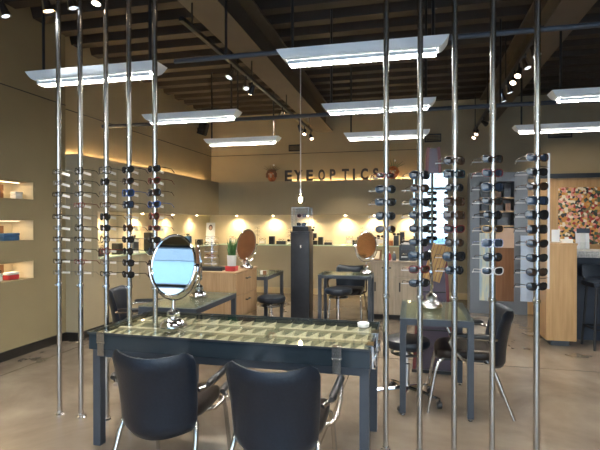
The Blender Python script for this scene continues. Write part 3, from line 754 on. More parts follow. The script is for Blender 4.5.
make_mirror('large oval mirror on chrome stand, on the front table reflecting the pale windows', (-1.62, 2.985, 0.7685), halfway(pm, (0, 0, 1.5), (-3.42, -2.4, 2.80)), 0.158, 0.212, 0.43)

# ------------------------------------------------------------------ armchairs
def make_chair():
    root = thing('armchair', '', 'chair', (0, 0, 0), 0, 'dark leather armchairs')
    # backrest: curved shell, faces +Y
    def back_pt(u, v, off):
        # u in -1..1 across, v in 0..1 up
        wv = 0.214 + 0.028 * v ** 0.8
        if v < 0.12: wv -= 0.022 * ((0.12 - v) / 0.12) ** 2
        if v > 0.9: wv -= 0.014 * ((v - 0.9) / 0.1) ** 2
        x = u * wv
        y = -0.295 + 0.10 * u * u - 0.075 * v + 0.02 * math.sin(v * PI)
        z = 0.345 + 0.45 * v + (0.03 * u * u - 0.03 * max(0, abs(u) - 0.86) / 0.14 if v > 0.5 else 0) * (v - 0.5) * 2 + 0.02 * (u * u) * (1 - v) ** 2
        return (x, y + off * (1 - 0.25 * u * u), z)
    NU, NV = 14, 12
    m = MB(); rows = []
    us = [-1 + 2 * i / NU for i in range(NU + 1)]
    for v in [j / NV for j in range(NV + 1)]:
        e_ = math.sin(min(1, min(v, 1 - v) / 0.06) * PI / 2) * 0.7 + 0.3
        fr = [back_pt(u, v, 0.028 * e_ * (0.35 + 0.65 * math.sqrt(max(0, 1 - u ** 8)))) for u in us]
        bk = [back_pt(u, v, -0.028 * e_ * (0.35 + 0.65 * math.sqrt(max(0, 1 - u ** 8)))) for u in us]
        rows.append(fr + list(reversed(bk)))
    vs = m.grid(rows, close=True); m.bm.faces.new(vs[0]); m.bm.faces.new(vs[-1])
    m.build('backrest', 'leather', root, angle=75)
    m = MB(); rows = []
    for f, z in ((0.90, 0.425), (0.98, 0.432), (1.0, 0.455), (0.99, 0.480), (0.94, 0.494), (0.75, 0.499), (0.4, 0.501)):
        ring = []
        for k in range(36):
            t = 2 * PI * k / 36; ct, s_ = math.cos(t), math.sin(t)
            x = 0.235 * f * math.copysign(abs(ct) ** 0.45, ct); y_ = 0.005 + 0.225 * f * math.copysign(abs(s_) ** 0.45, s_)
            zz_ = z - (0.03 * max(0, (y_ - 0.14) / 0.09) ** 2 if y_ > 0.14 else 0)
            ring.append((x, y_, zz_))
        rows.append(ring)
    vs = m.grid(rows, close=True); m.bm.faces.new(list(reversed(vs[0]))); m.bm.faces.new(vs[-1])
    m.build('seat', 'leather_br', root, angle=60)
    for sg in (-1, 1):
        MB().tube([(sg * 0.20, 0.16, 0.43), (sg * 0.225, 0.20, 0.40), (sg * 0.235, 0.225, 0.33), (sg * 0.25, 0.28, 0.0)], 0.0135, 10).build('leg', 'steel', root)
        MB().tube([(sg * 0.19, -0.15, 0.43), (sg * 0.215, -0.19, 0.40), (sg * 0.225, -0.215, 0.34), (sg * 0.25, -0.345, 0.0)], 0.0135, 10).build('leg', 'steel', root)
        a = MB().tube([(sg * 0.21, -0.05, 0.425), (sg * 0.26, -0.02, 0.43), (sg * 0.285, 0.03, 0.45), (sg * 0.297, 0.09, 0.52), (sg * 0.297, 0.12, 0.58), (sg * 0.297, 0.10, 0.612), (sg * 0.294, 0.05, 0.618), (sg * 0.286, -0.16, 0.610), (sg * 0.245, -0.225, 0.60)], 0.0125, 10).build('arm', 'steel', root)
        m = MB(); m.tube([(sg * 0.298, 0.125, 0.628), (sg * 0.296, 0.11, 0.633), (sg * 0.288, -0.17, 0.627), (sg * 0.285, -0.19, 0.622)], [0.014, 0.020, 0.020, 0.014], 12); m.build('arm_pad', 'black', a)
    m = MB(); m.bx(-0.20, 0.20, -0.16, -0.135, 0.405, 0.424); m.bx(-0.20, 0.20, 0.14, 0.165, 0.405, 0.424); m.bx(-0.19, -0.165, -0.137, 0.142, 0.406, 0.4235); m.bx(0.165, 0.19, -0.137, 0.142, 0.406, 0.4235); m.build('seat_frame', 'black', root, smooth=False)
    m = MB(); m.tube([(-0.2, -0.15, 0.41), (-0.15, -0.235, 0.40), (-0.12, -0.262, 0.44)], 0.010, 8); m.tube([(0.2, -0.15, 0.41), (0.15, -0.235, 0.40), (0.12, -0.262, 0.44)], 0.010, 8); m.build('back_bracket', 'black', root)
    return root
ch = make_chair()
ch.location = (-1.365, 2.53, 0); ch.rotation_euler = (0, 0, 0.05); ch['label'] = 'black leather armchair seen from behind, left of two at the front table'
dup(ch, (-0.675, 2.47, 0), 0.03, 'black leather armchair seen from behind, right of two at the front table')
dup(ch, (0.41, 4.07, 0), PI / 2 - 0.02, 'dark leather armchair with chrome legs, side on at the right glass table')
dup(ch, (-2.72, 4.42, 0), -PI / 2 + 0.3, 'dark leather armchair behind the rods, left of the middle left table')
dup(ch, (-0.955, 7.2, 0), PI - 0.05, 'dark leather armchair facing us behind the back centre table')

# ------------------------------------------------------------------ small glass tables
def glass_table(label, x0, x1, y0, y1, h=0.75, t=0.045):
    o = thing('glass_table', label, 'table', ((x0 + x1) / 2, (y0 + y1) / 2, 0), 0, 'slate steel tables with glass tops')
    a, b = (x1 - x0) / 2, (y1 - y0) / 2
    for sx_ in (-1, 1):
        for sy in (-1, 1):
            cx, cy = sx_ * (a - t / 2), sy * (b - t / 2)
            l = MB().bx(cx - t / 2, cx + t / 2, cy - t / 2, cy + t / 2, 0.03, h - 0.06).build('leg', 'slate', o, smooth=False)
            MB().lathe([(0.016, 0), (0.018, 0.004), (0.018, 0.012), (0.007, 0.014), (0.007, 0.031)], 12, (cx, cy, 0)).build('levelling_foot', 'chrome', l)
    m = MB(); rail_box(m, -a, a, -b, b, h - 0.06, h - 0.012, t); m.build('frame', 'slate', o, smooth=False)
    MB().bx(-a + t, a - t, -b + t, b - t, h - 0.035, h - 0.0125).build('shelf_panel', 'felt', o, smooth=False)
    MB().bx(-a, a, -b, b, h - 0.011, h, ).build('glass_top', 'glass', o, smooth=False)
    return o
glass_table('steel table with glass top at right, in front of the mauve tower', -0.09, 0.45, 3.69, 4.55, 0.77)
glass_table('steel table with glass top just behind the large oval mirror', -2.40, -1.83, 3.78, 4.74, 0.75)
glass_table('steel table with glass top at back centre right of the pedestal', -1.30, -0.55, 6.55, 7.05, 0.76)
glass_table('steel table with glass top behind the maple drawer cabinet', -2.55, -1.93, 6.15, 7.0, 0.76)

pm2 = (-2.08, 4.35, 0.751)
make_mirror('oval mirror turned edge on, on the table behind the large oval mirror', pm2, (1, 0.62, 0.12), 0.15, 0.2, 0.37, 'copper')
make_mirror('oval mirror with painted copper brown reflection on the back centre table', (-0.64, 6.80, 0.761), (0.2, -1, -0.35), 0.14, 0.205, 0.40, 'copper', 'painted_reflection')
make_mirror('oval mirror turned edge on, on the right glass table', (0.16, 4.16, 0.771), (1, -0.06, 0.05), 0.12, 0.17, 0.32, 'copper')

# ------------------------------------------------------------------ stools
def make_stool(h=0.5):
    o = thing('swivel_stool', '', 'stool', (0, 0, 0), 0, 'round black swivel stools')
    m = MB(); m.lathe([(0.0, h - 0.075), (0.175, h - 0.075), (0.188, h - 0.06), (0.19, h - 0.03), (0.18, h - 0.01), (0.15, h), (0, h + 0.002)], 32); m.build('seat', 'leather', o)
    m = MB(); m.lathe([(0.0, h - 0.10), (0.08, h - 0.10), (0.085, h - 0.0755), (0, h - 0.0755)], 20); m.tube([(0.06, 0, h - 0.09), (0.2, 0.02, h - 0.095)], 0.008, 8); m.build('seat_plate', 'black', o)
    m = MB(); m.loop([(0.125 * math.cos(2 * PI * k / 24), 0.125 * math.sin(2 * PI * k / 24), h - 0.125) for k in range(24)], 0.009, 8)
    for k in range(4): m.tube([(0.02 * math.cos(k * PI / 2), 0.02 * math.sin(k * PI / 2), h - 0.125), (0.125 * math.cos(k * PI / 2), 0.125 * math.sin(k * PI / 2), h - 0.125)], 0.007, 6)
    m.build('ring', 'black', o)
    m = MB(); m.lathe([(0.025, 0.09), (0.025, h - 0.22), (0.016, h - 0.215), (0.016, h - 0.10)], 16); m.build('gas_column', 'chrome', o)
    for k in range(5):
        a = 2 * PI * k / 5 + 0.3; c, s_ = math.cos(a), math.sin(a)
        b = MB().tube([(0.02 * c, 0.02 * s_, 0.105), (0.15 * c, 0.15 * s_, 0.095), (0.29 * c, 0.29 * s_, 0.072)], [0.022, 0.017, 0.012], 8).build('base_arm', 'chrome', o)
        m = MB(); q = rotz(a + 0.6) @ Matrix.Rotation(PI / 2, 4, 'Y')
        m.lathe([(0.012, -0.02), (0.027, -0.018), (0.027, 0.018), (0.012, 0.02)], 14, (0.285 * c, 0.285 * s_, 0.0275), q)
        m.tube([(0.285 * c, 0.285 * s_, 0.05), (0.285 * c, 0.285 * s_, 0.072)], 0.008, 6); m.build('caster', 'black', b)
    return o
st = make_stool(0.53); st.location = (-1.80, 5.92, 0); st['label'] = 'round black swivel stool beside the maple drawer cabinet'
s2 = make_stool(0.61); s2.location = (-0.97, 6.30, 0); s2['label'] = 'round black swivel stool at the back centre table'
dup(st, (-0.04, 4.05, 0), 0.5, 'round black swivel stool at the left side of right glass table')

# ------------------------------------------------------------------ maple drawer cabinet and what stands on it
pass
cab = thing('drawer_cabinet', 'maple drawer cabinet behind the front table, holding plant and mirror', 'cabinet', (-2.26, 5.58, 0))
MB().bx(-0.25, 0.23, -0.38, 0.38, 0.05, 0.885).build('carcass', 'maple', cab, smooth=False)
MB().bx(-0.265, 0.252, -0.395, 0.395, 0.886, 0.905, 0.004).build('top', 'maple_h', cab, smooth=False)
MB().bx(-0.22, 0.20, -0.35, 0.35, 0.0, 0.05).build('plinth', 'base_dark', cab, smooth=False)
for z0, z1 in ((0.62, 0.875), (0.34, 0.61), (0.06, 0.33)):
    d = MB().bx(0.231, 0.249, -0.37, 0.37, z0, z1, 0.002).build('drawer', 'maple', cab, smooth=False)
    m = MB(); m.tube([(0.25, -0.06, z1 - 0.07), (0.275, -0.055, z1 - 0.07), (0.275, 0.055, z1 - 0.07), (0.25, 0.06, z1 - 0.07)], 0.008, 8); m.build('handle', 'black', d)
CT = 0.905
o = thing('potted_plant', 'spiky green plant in a white pot on the maple cabinet', 'plant', (-2.13, 5.36, CT + 0.062))
MB().lathe([(0.05, 0), (0.052, 0.004), (0.058, 0.13), (0.053, 0.13), (0.05, 0.11), (0, 0.11)], 24).build('pot', 'white', o)
m = MB()
for k in range(46):
    a = random.uniform(0, 2 * PI); rr = random.uniform(0.0, 0.04); h = random.uniform(0.12, 0.24); lean = random.uniform(0.0, 0.06)
    p0 = Vector((rr * math.cos(a), rr * math.sin(a), 0.105)); p2 = p0 + Vector((lean * math.cos(a), lean * math.sin(a), h)); p1 = (p0 + p2) / 2 + Vector((0, 0, 0.02))
    m.tube([p0, p1, p2], [0.007, 0.0055, 0.0008], 4)
m.build('foliage', 'leaf', o)
o = thing('red_box', 'small red box under the white plant pot', 'box', (-2.13, 5.36, CT + 0.001))
MB().bx(-0.06, 0.06, -0.06, 0.06, 0, 0.05, 0.003).build('body', 'red', o); MB().bx(-0.062, 0.062, -0.062, 0.062, 0.0505, 0.06, 0.003).build('lid', 'red', o)
make_mirror('oval mirror with painted copper brown reflection beside the potted plant', (-2.075, 5.72, CT + 0.001), (-0.85, 0.6, 0.25), 0.145, 0.2, 0.30, 'copper', 'painted_reflection')
o = thing('counter_stand', 'clear acrylic tiered eyewear stand on black base, on the maple cabinet', 'display stand', (-2.40, 5.36, CT + 0.001), 0.1)
MB().bx(-0.14, 0.16, -0.07, 0.07, 0, 0.045, 0.004).build('base', 'black', o)
MB().tube([(0, 0.03, 0.045), (0, 0.03, 0.42)], 0.009, 8).build('post', 'chrome', o)
for k in range(5):
    MB().bx(-0.075, 0.075, -0.045, 0.015, 0.08 + 0.075 * k, 0.086 + 0.075 * k).build('tier', 'frost', o, smooth=False)
    place_glasses((['rectangle', 'narrow', 'round', 'rectangle', 'narrow'][k], ['wire', 'red_frame', 'wire', 'black_gloss', 'wire'][k], 'clear_lens'), (-2.40, 5.36 - 0.035, CT + 0.107 + 0.075 * k),
                  '%s eyeglasses, %s tier up on the acrylic stand on the cabinet' % (FN[['wire', 'red_frame', 'wire', 'black_gloss', 'wire'][k]], ['lowest', 'second', 'third', 'fourth', 'top'][k]), 'glasses on the acrylic stand', 0.1, True, 0.95)
o = thing('pamphlet_holder', 'red card in a clear holder beside the plant pot', 'card holder', (-2.20, 5.52, CT + 0.001))
MB().bx(-0.04, 0.04, -0.03, 0.03, 0, 0.01).build('foot', 'acrylic', o, smooth=False); MB().box((0, 0, 0.10), (0.08, 0.004, 0.18), Matrix.Rotation(-0.12, 4, 'X')).build('sheet', 'acrylic', o, smooth=False)
MB().box((0, -0.006, 0.15), (0.078, 0.004, 0.035), Matrix.Rotation(-0.12, 4, 'X')).build('card', 'red', o, smooth=False)

# small things on the table behind the cabinet
o = thing('card_box', 'small white and brown box on the table behind the maple cabinet', 'box', (-2.03, 6.35, 0.761))
MB().bx(-0.05, 0.03, -0.04, 0.04, 0, 0.05, 0.003).build('body', 'paper', o); MB().bx(-0.01, 0.045, -0.045, -0.041, 0, 0.055).build('front_card', 'brown_wood', o, smooth=False)

# ------------------------------------------------------------------ pedestal and display case
ped = thing('pedestal', 'tall charcoal display pedestal in the middle of the shop', 'pedestal', (-1.60, 6.85, 0))
MB().bx(-0.14, 0.14, -0.14, 0.14, 0.04, 1.34, 0.004).build('column', 'pedestal', ped)
MB().bx(-0.135, 0.135, -0.135, 0.135, 0.0, 0.04).build('plinth', 'black', ped, smooth=False)
MB().bx(-0.147, 0.147, -0.147, 0.147, 1.3405, 1.36, 0.003).build('cap', 'pedestal', ped)
MB().bx(0.0, 0.02, -0.143, -0.1405, 1.12, 1.16).build('badge', 'steel', ped, smooth=False)
o = thing('display_case', 'clear glass display case on top of the charcoal pedestal', 'display case', (-1.60, 6.85, 1.361))
MB().bx(-0.12, 0.12, -0.12, 0.12, 0, 0.075, 0.004).build('base', 'black', o)
m = MB(); h = 0.125; rail_box(m, -h, h, -h, h, 0.076, 0.345, 0.004); m.bx(-h, h, -h, h, 0.3455, 0.35); m.build('glass_cover', 'acrylic', o, smooth=False)
m = MB()
for sx_ in (-1, 1):
    for sy in (-1, 1): m.bx(sx_ * h - 0.004, sx_ * h + 0.004, sy * h - 0.004, sy * h + 0.004, 0.076, 0.352)
for z in (0.076, 0.348):
    rail_box(m, -h - 0.003, h + 0.003, -h - 0.003, h + 0.003, z, z + 0.006, 0.006)
m.build('edge_frame', 'steel', o, smooth=False)
MB().bx(-0.085, 0.085, -0.03, 0.06, 0.2, 0.206).build('inner_shelf', 'acrylic', o, smooth=False)
MB().bx(-0.085, -0.075, -0.03, 0.06, 0.0755, 0.2).build('shelf_support', 'acrylic', o, smooth=False); MB().bx(0.075, 0.085, -0.03, 0.06, 0.0755, 0.2).build('shelf_support', 'acrylic', o, smooth=False)
place_glasses(('wayfarer', 'black_gloss', 'lens'), (-1.60, 6.80, 1.361 + 0.105), 'black sunglasses at the bottom of the glass display case', 'glasses in the display case', 0, False, 1.0)
place_glasses(('wayfarer', 'red_frame', 'lens_brown'), (-1.60, 6.83, 1.361 + 0.234), 'red brown sunglasses on the upper shelf of the glass display case', 'glasses in the display case', 0, False, 1.0)

# ------------------------------------------------------------------ alcove counter with displays
o = tag(MB().bx(XS - 0.0, XE - 0.01, YB - 0.02, YU - 0.005, 1.001, 1.022).build('display_counter', 'green_glass', smooth=False), 'long pale green glass shelf along the back wall alcove', 'shelf')
o = tag(MB().bx(-4.44, XS + 0.02, 5.52, YB - 0.03, 1.001, 1.022).build('display_counter', 'green_glass', smooth=False), 'pale green glass shelf along the left wall alcove', 'shelf')
SZ = 1.0225
def riser(x, y, w, d, h, label, mat='black', z=SZ, rz=0):
    o = thing('display_block', label, 'display block', (x, y, z), rz, 'small display blocks in the alcove')
    MB().bx(-w / 2, w / 2, -d / 2, d / 2, 0, h, 0.003).build('block', mat, o)
    MB().bx(-w / 2 + 0.006, w / 2 - 0.006, -d / 2 + 0.006, d / 2 - 0.006, h + 0.0005, h + 0.004).build('pad', 'slate_dark' if mat == 'black' else mat, o, smooth=False)
    return z + h + 0.0045
YD = 9.70
items = [(-3.55, .10, .06, 'low black block left on the back shelf'), (-2.93, .11, .17, 'tall black block behind the plant'), (-2.72, .2, .07, 'wide black block right of the plant'),
         (-2.36, .10, .13, 'black block left of the paired black trays'), (-2.06, .26, .085, 'lower wide black tray left of the pedestal'), (-1.86, .10, .16, 'narrow black block just left of the pedestal'),
         (-1.70, .16, .05, 'low black block behind the pedestal'), (-1.14, .12, .05, 'low black block just right of the pedestal'), (-1.05, .09, .17, 'narrow tall black block right of the pedestal'),
         (-0.86, .2, .10, 'wide black block right of the pedestal'), (-0.70, .10, .12, 'white block at the centre of the right alcove'), (-0.52, .11, .14, 'white display block second from the oval mirror'),
         (-0.41, .08, .10, 'orange block near the oval mirror'), (-0.31, .10, .2, 'dark block just left of the oval mirror'), (-0.19, .09, .27, 'tallest dark block behind the oval mirror')]
for i, (x, w_, h, lab) in enumerate(items):
    mt = 'white' if 'white' in lab else ('orange' if 'orange' in lab else 'black')
    zt = riser(x, YD, w_, 0.12, h, lab, mt)
    if i in (1, 3, 5, 8): continue
    sp = [('rectangle', 'wire', 'clear_lens'), ('wayfarer', 'black_gloss', 'lens'), ('narrow', 'tortoise', 'clear_lens')][i % 3]
    place_glasses(sp, (x, YD - 0.03, zt + 0.027), '%s %s resting on the %s' % (FN[sp[1]], 'eyeglasses' if i % 3 != 1 else 'sunglasses', lab.replace('left of', 'beside').replace('right of', 'beside') if False else lab), 'glasses on the alcove blocks', 0, True, 0.9)
zt = riser(-2.06, YD, .22, 0.10, 0.10, 'upper black tray stacked on the lower tray left of the pedestal', 'black', SZ + 0.085 + 0.0355 + 0.02)
o = thing('figurine', 'small dark bird like figurine on the stacked black trays', 'figurine', (-2.04, YD, zt))
m = MB(); m.sphere((0, 0, 0.06), 0.035, (1.2, 0.7, 0.9)); m.sphere((0.03, 0, 0.12), 0.02); m.tube([(0, 0, 0), (0, 0, 0.04)], 0.008, 8); m.tube([(-0.03, 0, 0.07), (-0.08, 0, 0.12)], [0.014, 0.004], 8); m.build('body', 'black', o)
MB().tube([(0.045, 0, 0.12), (0.07, 0, 0.115)], [0.006, 0.001], 6).build('beak', 'white', o)
# fanned wire stands holding small glasses
for i, x in enumerate((-1.0, -0.72, -3.3, -2.55)):
    yy = 9.818
    o = thing('wire_stand', ['thin wire eyewear stand right of the pedestal', 'thin wire eyewear stand behind the white blocks', 'thin wire eyewear stand at left of back alcove', 'thin wire eyewear stand behind the paired black trays'][i], 'display stand', (x, yy, SZ), 0, 'thin wire eyewear stands in the alcove')
    MB().lathe([(0.05, 0), (0.05, 0.006), (0.01, 0.01)], 16).build('foot', 'chrome', o)
    MB().tube([(0, 0, 0.008), (0, 0, 0.36)], 0.004, 6).build('post', 'chrome', o)
    for k in range(3):
        MB().tube([(-0.09, 0, 0.16 + 0.08 * k), (0, -0.01, 0.18 + 0.08 * k), (0.09, 0, 0.16 + 0.08 * k)], 0.003, 6).build('arm', 'chrome', o)
        place_glasses(('narrow', 'wire', 'clear_lens'), (x, yy - 0.02, SZ + 0.199 + 0.08 * k), 'thin wire eyeglasses, %s on the %s' % (['lowest', 'middle', 'top'][k], o['label'].replace('thin wire eyewear ', '')), 'glasses on the alcove wire stands', 0, False, 0.9)
# clear step risers with eyeglasses
for i, (x, h) in enumerate(((-3.12, .09), (-2.50, .06), (-2.22, .20), (-1.25, .14), (-0.95, .22), (-0.62, .16), (-0.12, .12), (-3.80, .12))):
    o = thing('clear_riser', '%s clear acrylic riser from the left on the back alcove shelf' % ['second', 'third', 'fourth', 'fifth', 'sixth', 'seventh', 'eighth', 'first'][i], 'riser', (x, 9.62, SZ), 0, 'clear acrylic risers on the back shelf')
    m = MB(); m.bx(-0.07, 0.07, -0.03, 0.03, h - 0.006, h); m.bx(-0.07, -0.064, -0.03, 0.03, 0, h - 0.006); m.bx(0.064, 0.07, -0.03, 0.03, 0, h - 0.006); m.build('step', 'frost', o, smooth=False)
    MB().bx(-0.05, 0.05, -0.034, -0.0305, h * 0.3, h * 0.75).build('price_card', 'paper', o, smooth=False)
    sp = [('rectangle', 'black_gloss', 'clear_lens'), ('wayfarer', 'tortoise', 'lens_brown'), ('round', 'gold_wire', 'clear_lens'), ('cateye', 'red_frame', 'clear_lens')][i % 4]
    place_glasses(sp, (x, 9.61, SZ + h + 0.0275), '%s %s on the %s' % (FN[sp[1]], 'eyeglasses' if sp[2] == 'clear_lens' else 'sunglasses', o['label'].replace(' from the left on the back alcove shelf', ' along the back alcove')), 'glasses on the clear risers', 0, False, 0.95)
# portrait card
o = thing('portrait_card', 'white advertising card with the portrait of a dark haired woman', 'card', (-4.20, 9.35, SZ))
MB().box((0, 0, 0.235), (0.20, 0.008, 0.46), Matrix.Rotation(-0.1, 4, 'X')).build('board', 'paper', o, smooth=False)
T = Matrix.Rotation(-0.1, 4, 'X')
def flat_ellipse(c, rx, rz_, y_, n=20): return [Vector((c[0] + rx * math.cos(2 * PI * k / n), y_, c[1] + rz_ * math.sin(2 * PI * k / n))) for k in range(n)]
for nm, c, rx, rz_, y_, mt in (('printed_hair', (0.0, 0.36), 0.045, 0.06, -0.0055, 'hair'), ('printed_face', (0.0, 0.35), 0.030, 0.042, -0.008, 'skin')):
    m = MB(); a = [m.bm.verts.new(Matrix.Translation((0, 0, 0.205)) @ T @ (p - Vector((0, 0, 0.205)))) for p in flat_ellipse(c, rx, rz_, y_)]
    b = [m.bm.verts.new(Matrix.Translation((0, 0, 0.205)) @ T @ (p - Vector((0, 0, 0.205)))) for p in flat_ellipse(c, rx, rz_, y_ - 0.002)]
    m.bm.faces.new(a); m.bm.faces.new(b)
    for k in range(20): m.bm.faces.new((a[k], a[(k + 1) % 20], b[(k + 1) % 20], b[k]))
    m.build(nm, mt, o, smooth=False)
MB().box((0.0, 0.0055, 0.235), (0.13, 0.004, 0.14), T).build('printed_shoulders', 'slate', o, smooth=False)
# left alcove goods
lg = [(5.75, .12, .10, 'black'), (6.15, .10, .16, 'black'), (6.55, .14, .22, 'slate'), (7.0, .1, .3, 'black'), (7.25, .12, .1, 'red'), (7.8, .12, .12, 'black'), (8.4, .1, .2, 'blue'), (8.9, .12, .12, 'black')]
nm_ = ['nearest', 'second nearest', 'third nearest', 'fourth nearest', 'fifth nearest', 'sixth nearest', 'seventh nearest', 'farthest']
for i, (y_, w_, h, mt) in enumerate(lg):
    lab = '%s %s block on the left wall alcove shelf' % (nm_[i], {'slate': 'grey'}.get(mt, mt))
    zt = riser(-4.25, y_, 0.12, w_, h, lab, mt, rz=0)
    if i % 2 == 0: place_glasses(('wayfarer', 'black_gloss', 'lens') if i % 4 else ('rectangle', 'red_frame', 'clear_lens'), (-4.235, y_, zt + 0.026), '%s resting on the %s' % ('black sunglasses' if i % 4 else 'dark red eyeglasses', lab), 'glasses in the left alcove', PI / 2, True, 0.9)

# puck lights under the soffit
def puck(x, y_, label, e=10):
    o = thing('puck_light', label, 'downlight', (x, y_, 1.65), 0, 'small puck lights under the soffit')
    MB().lathe([(0.0, 0), (0.035, 0), (0.035, -0.012), (0.028, -0.014)], 16).build('rim', 'chrome', o)
    MB().lathe([(0.026, -0.0145), (0.014, -0.02), (0, -0.022)], 16).build('lamp_lens', 'puck', o)
    l = lamp('puck_beam', 'SPOT', (0, 0, -0.03), e, (1, .76, .44), o, spot_size=2.6, spot_blend=0.9, shadow_soft_size=0.03)
    aim(l, (0, 0.06, -1) if y_ > 9.6 else (-0.06, 0, -1))
for i, x in enumerate((-3.75, -2.92, -2.15, -1.35, -0.75, -0.05)):
    puck(x, 9.74, '%s puck light from the left under the back soffit' % ['first', 'second', 'third', 'fourth', 'fifth', 'sixth'][i], 22)
for i, y_ in enumerate((5.95, 6.9, 7.9, 8.9)):
    puck(-4.30, y_, '%s puck light from the front under the left soffit' % ['first', 'second', 'third', 'fourth'][i], 17)

# warm strips on the ledges
def strip(label, a, b, e, d):
    o = tag(MB().bx(a[0], b[0], a[1], b[1], a[2], b[2]).build('light_strip', 'led', smooth=False), label, 'light strip', 'warm light strips on the ledges')
strip('warm light strip on the ledge behind the sign letters', (-2.6, 9.86, 2.362), (0.1, 9.875, 2.372), 0, 0)
strip('warm light strip on the left wall ledge above the soffit', (-4.41, 5.3, 2.362), (-4.395, 9.5, 2.372), 0, 0)

# ------------------------------------------------------------------ sign letters
txt = 'EYEOPTICS'
LX = [(285, 292), (294, 302.5), (306.5, 313), (318.5, 325), (330, 335.5), (342, 349), (352.8, 355), (360.8, 368), (373, 378.5)]
f_, psi = 470.0, math.atan(112 / 470.0)
def xat(u, Y):
    a = (u - 300) / f_; return Y * (-math.sin(psi) + a * math.cos(psi)) / (math.cos(psi) + a * math.sin(psi))
LN = ['first E, at the left start', 'Y after the first E', 'second E, after the Y', 'O between E and P', 'P after the O', 'T after the P', 'I after the T', 'C before the last letter', 'S, the last letter']
for i, chx in enumerate(txt):
    cu = bpy.data.curves.new('letter_curve', 'FONT'); cu.body = chx; cu.size = 1.0; cu.extrude = 0.06; cu.offset = 0.034
    tmp = bpy.data.objects.new('letter_temp', cu); COL.objects.link(tmp)
    dg = bpy.context.evaluated_depsgraph_get(); me = bpy.data.meshes.new_from_object(tmp.evaluated_get(dg))
    bpy.data.objects.remove(tmp)
    xs = [v.co.x for v in me.vertices]; ys = [v.co.y for v in me.vertices]
    x0, x1 = xat(LX[i][0], 9.70), xat(LX[i][1], 9.70)
    H = 0.24
    for v in me.vertices:
        x = (v.co.x - (min(xs) + max(xs)) / 2) / (max(xs) - min(xs)) * (x1 - x0); z = (v.co.y - min(ys)) / (max(ys) - min(ys)) * H; y_ = v.co.z * 0.33
        v.co = (x, y_, z)
    me.materials.clear(); me.materials.append(M['letter'])
    o = bpy.data.objects.new('sign_letter', me); COL.objects.link(o); o.location = ((x0 + x1) / 2, 9.70, 2.361)
    tag(o, 'dark metal sign letter %s of the ledge sign' % LN[i], 'letter', 'sign letters on the ledge')

# ornaments on the ledge
def ornament(label, x, h, flip=1):
    o = thing('ledge_ornament', label, 'ornament', (x, 9.72, 2.361))
    m = MB(); m.sphere((0, 0, 0.13), 0.12, (0.85, 0.6, 1.08)); m.build('body', 'orange', o)
    m = MB()
    for k in range(9):
        a = -0.2 + (PI + 0.4) * k / 8
        p = Vector((0.095 * math.cos(a), -0.05, 0.14 + 0.10 * math.sin(a))); m.sphere(p, 0.034, (1, 0.6, 1), 8)
    m.build('petals', 'brown_wood' if flip > 0 else 'orange', o)
    m = MB(); m.sphere((0.0, -0.085, 0.13), 0.03, (1, 1, 1.6), 8); m.sphere((-0.045, -0.07, 0.17), 0.016, seg=8); m.sphere((0.045, -0.07, 0.17), 0.016, seg=8); m.build('face_detail', 'fin', o)
    m = MB()
    for k in range(9):
        a = 0.5 + 2.1 * k / 8; L = h * random.uniform(0.6, 1.0)
        p0 = Vector((0.04 * math.cos(a), 0, 0.22)); m.tube([p0, p0 + Vector((L * 0.5 * math.cos(a), 0, L * 0.5 * math.sin(a))), p0 + Vector((L * math.cos(a) * 1.1, 0.01, L * math.sin(a)))], [0.008, 0.006, 0.002], 6)
    m.build('twigs', 'twig' if flip > 0 else 'leaf', o)
    MB().sphere((0.04, 0, 0.22 + h * 0.75), 0.022, seg=8).build('white_bud', 'white', o)
ornament('brown and orange ornament with dark twigs left of the sign letters', xat(272, 9.72), 0.19)
ornament('orange and green ornament right of the sign letters', xat(393, 9.72), 0.22, -1)

# ------------------------------------------------------------------ left wall niche goods
for i, (z0, z1) in enumerate(NZ):
    o = thing('niche_light', ['small warm light strip in the lowest wall niche', 'small warm light strip in the middle wall niche', 'small warm light strip in the top wall niche'][i], 'light strip', (-4.43, 4.05, z1 - 0.012), 0, 'light strips in the wall niches')
    MB().bx(-0.015, 0.015, -0.5, 0.5, 0.002, 0.012).build('strip_housing', 'white', o, smooth=False)
    MB().bx(-0.012, 0.012, -0.49, 0.49, 0.0, 0.0018).build('strip_lens', 'niche_led', o, smooth=False)
    l = lamp('niche_beam', 'AREA', (0, 0, -0.004), 0.8, (1, .78, .46), o, shape='RECTANGLE', size=0.03, size_y=0.95)
def spec_case(y_, z, L, mat, label, band=None):
    o = thing('spectacle_case', label, 'case', (-4.40, y_, z), 0, 'goods in the wall niches')
    MB().bx(-0.04, 0.04, -L / 2, L / 2, 0.001, 0.055, 0.012).build('body', mat, o)
    MB().bx(-0.042, 0.042, -L / 2 - 0.002, L / 2 + 0.002, 0.0555, 0.085, 0.01).build('lid', band or mat, o)
spec_case(4.12, NZ[1][0], 0.13, 'red', 'red case in the middle wall niche', 'white')
spec_case(4.37, NZ[1][0], 0.22, 'blue', 'long blue case in the middle wall niche')
spec_case(4.40, NZ[0][0], 0.15, 'red', 'red and white case in the lowest wall niche', 'white')
spec_case(4.20, NZ[0][0], 0.10, 'white', 'small white case left of red one, lowest wall niche')
spec_case(4.16, NZ[2][0], 0.13, 'purple', 'purple pouch case in the top wall niche')
spec_case(4.48, NZ[2][0], 0.10, 'white', 'white case at the right end of top wall niche')
place_glasses(('wayfarer', 'white_frame', 'lens'), (-4.385, 4.16, NZ[2][0] + 0.115), 'white rimmed sunglasses on the purple case in the top niche', 'glasses in the wall niches', PI / 2, True, 0.9)
place_glasses(('wayfarer', 'tortoise', 'lens'), (-4.385, 4.12, NZ[1][0] + 0.115), 'brown sunglasses on the red case in the middle niche', 'glasses in the wall niches', PI / 2, True, 0.9)
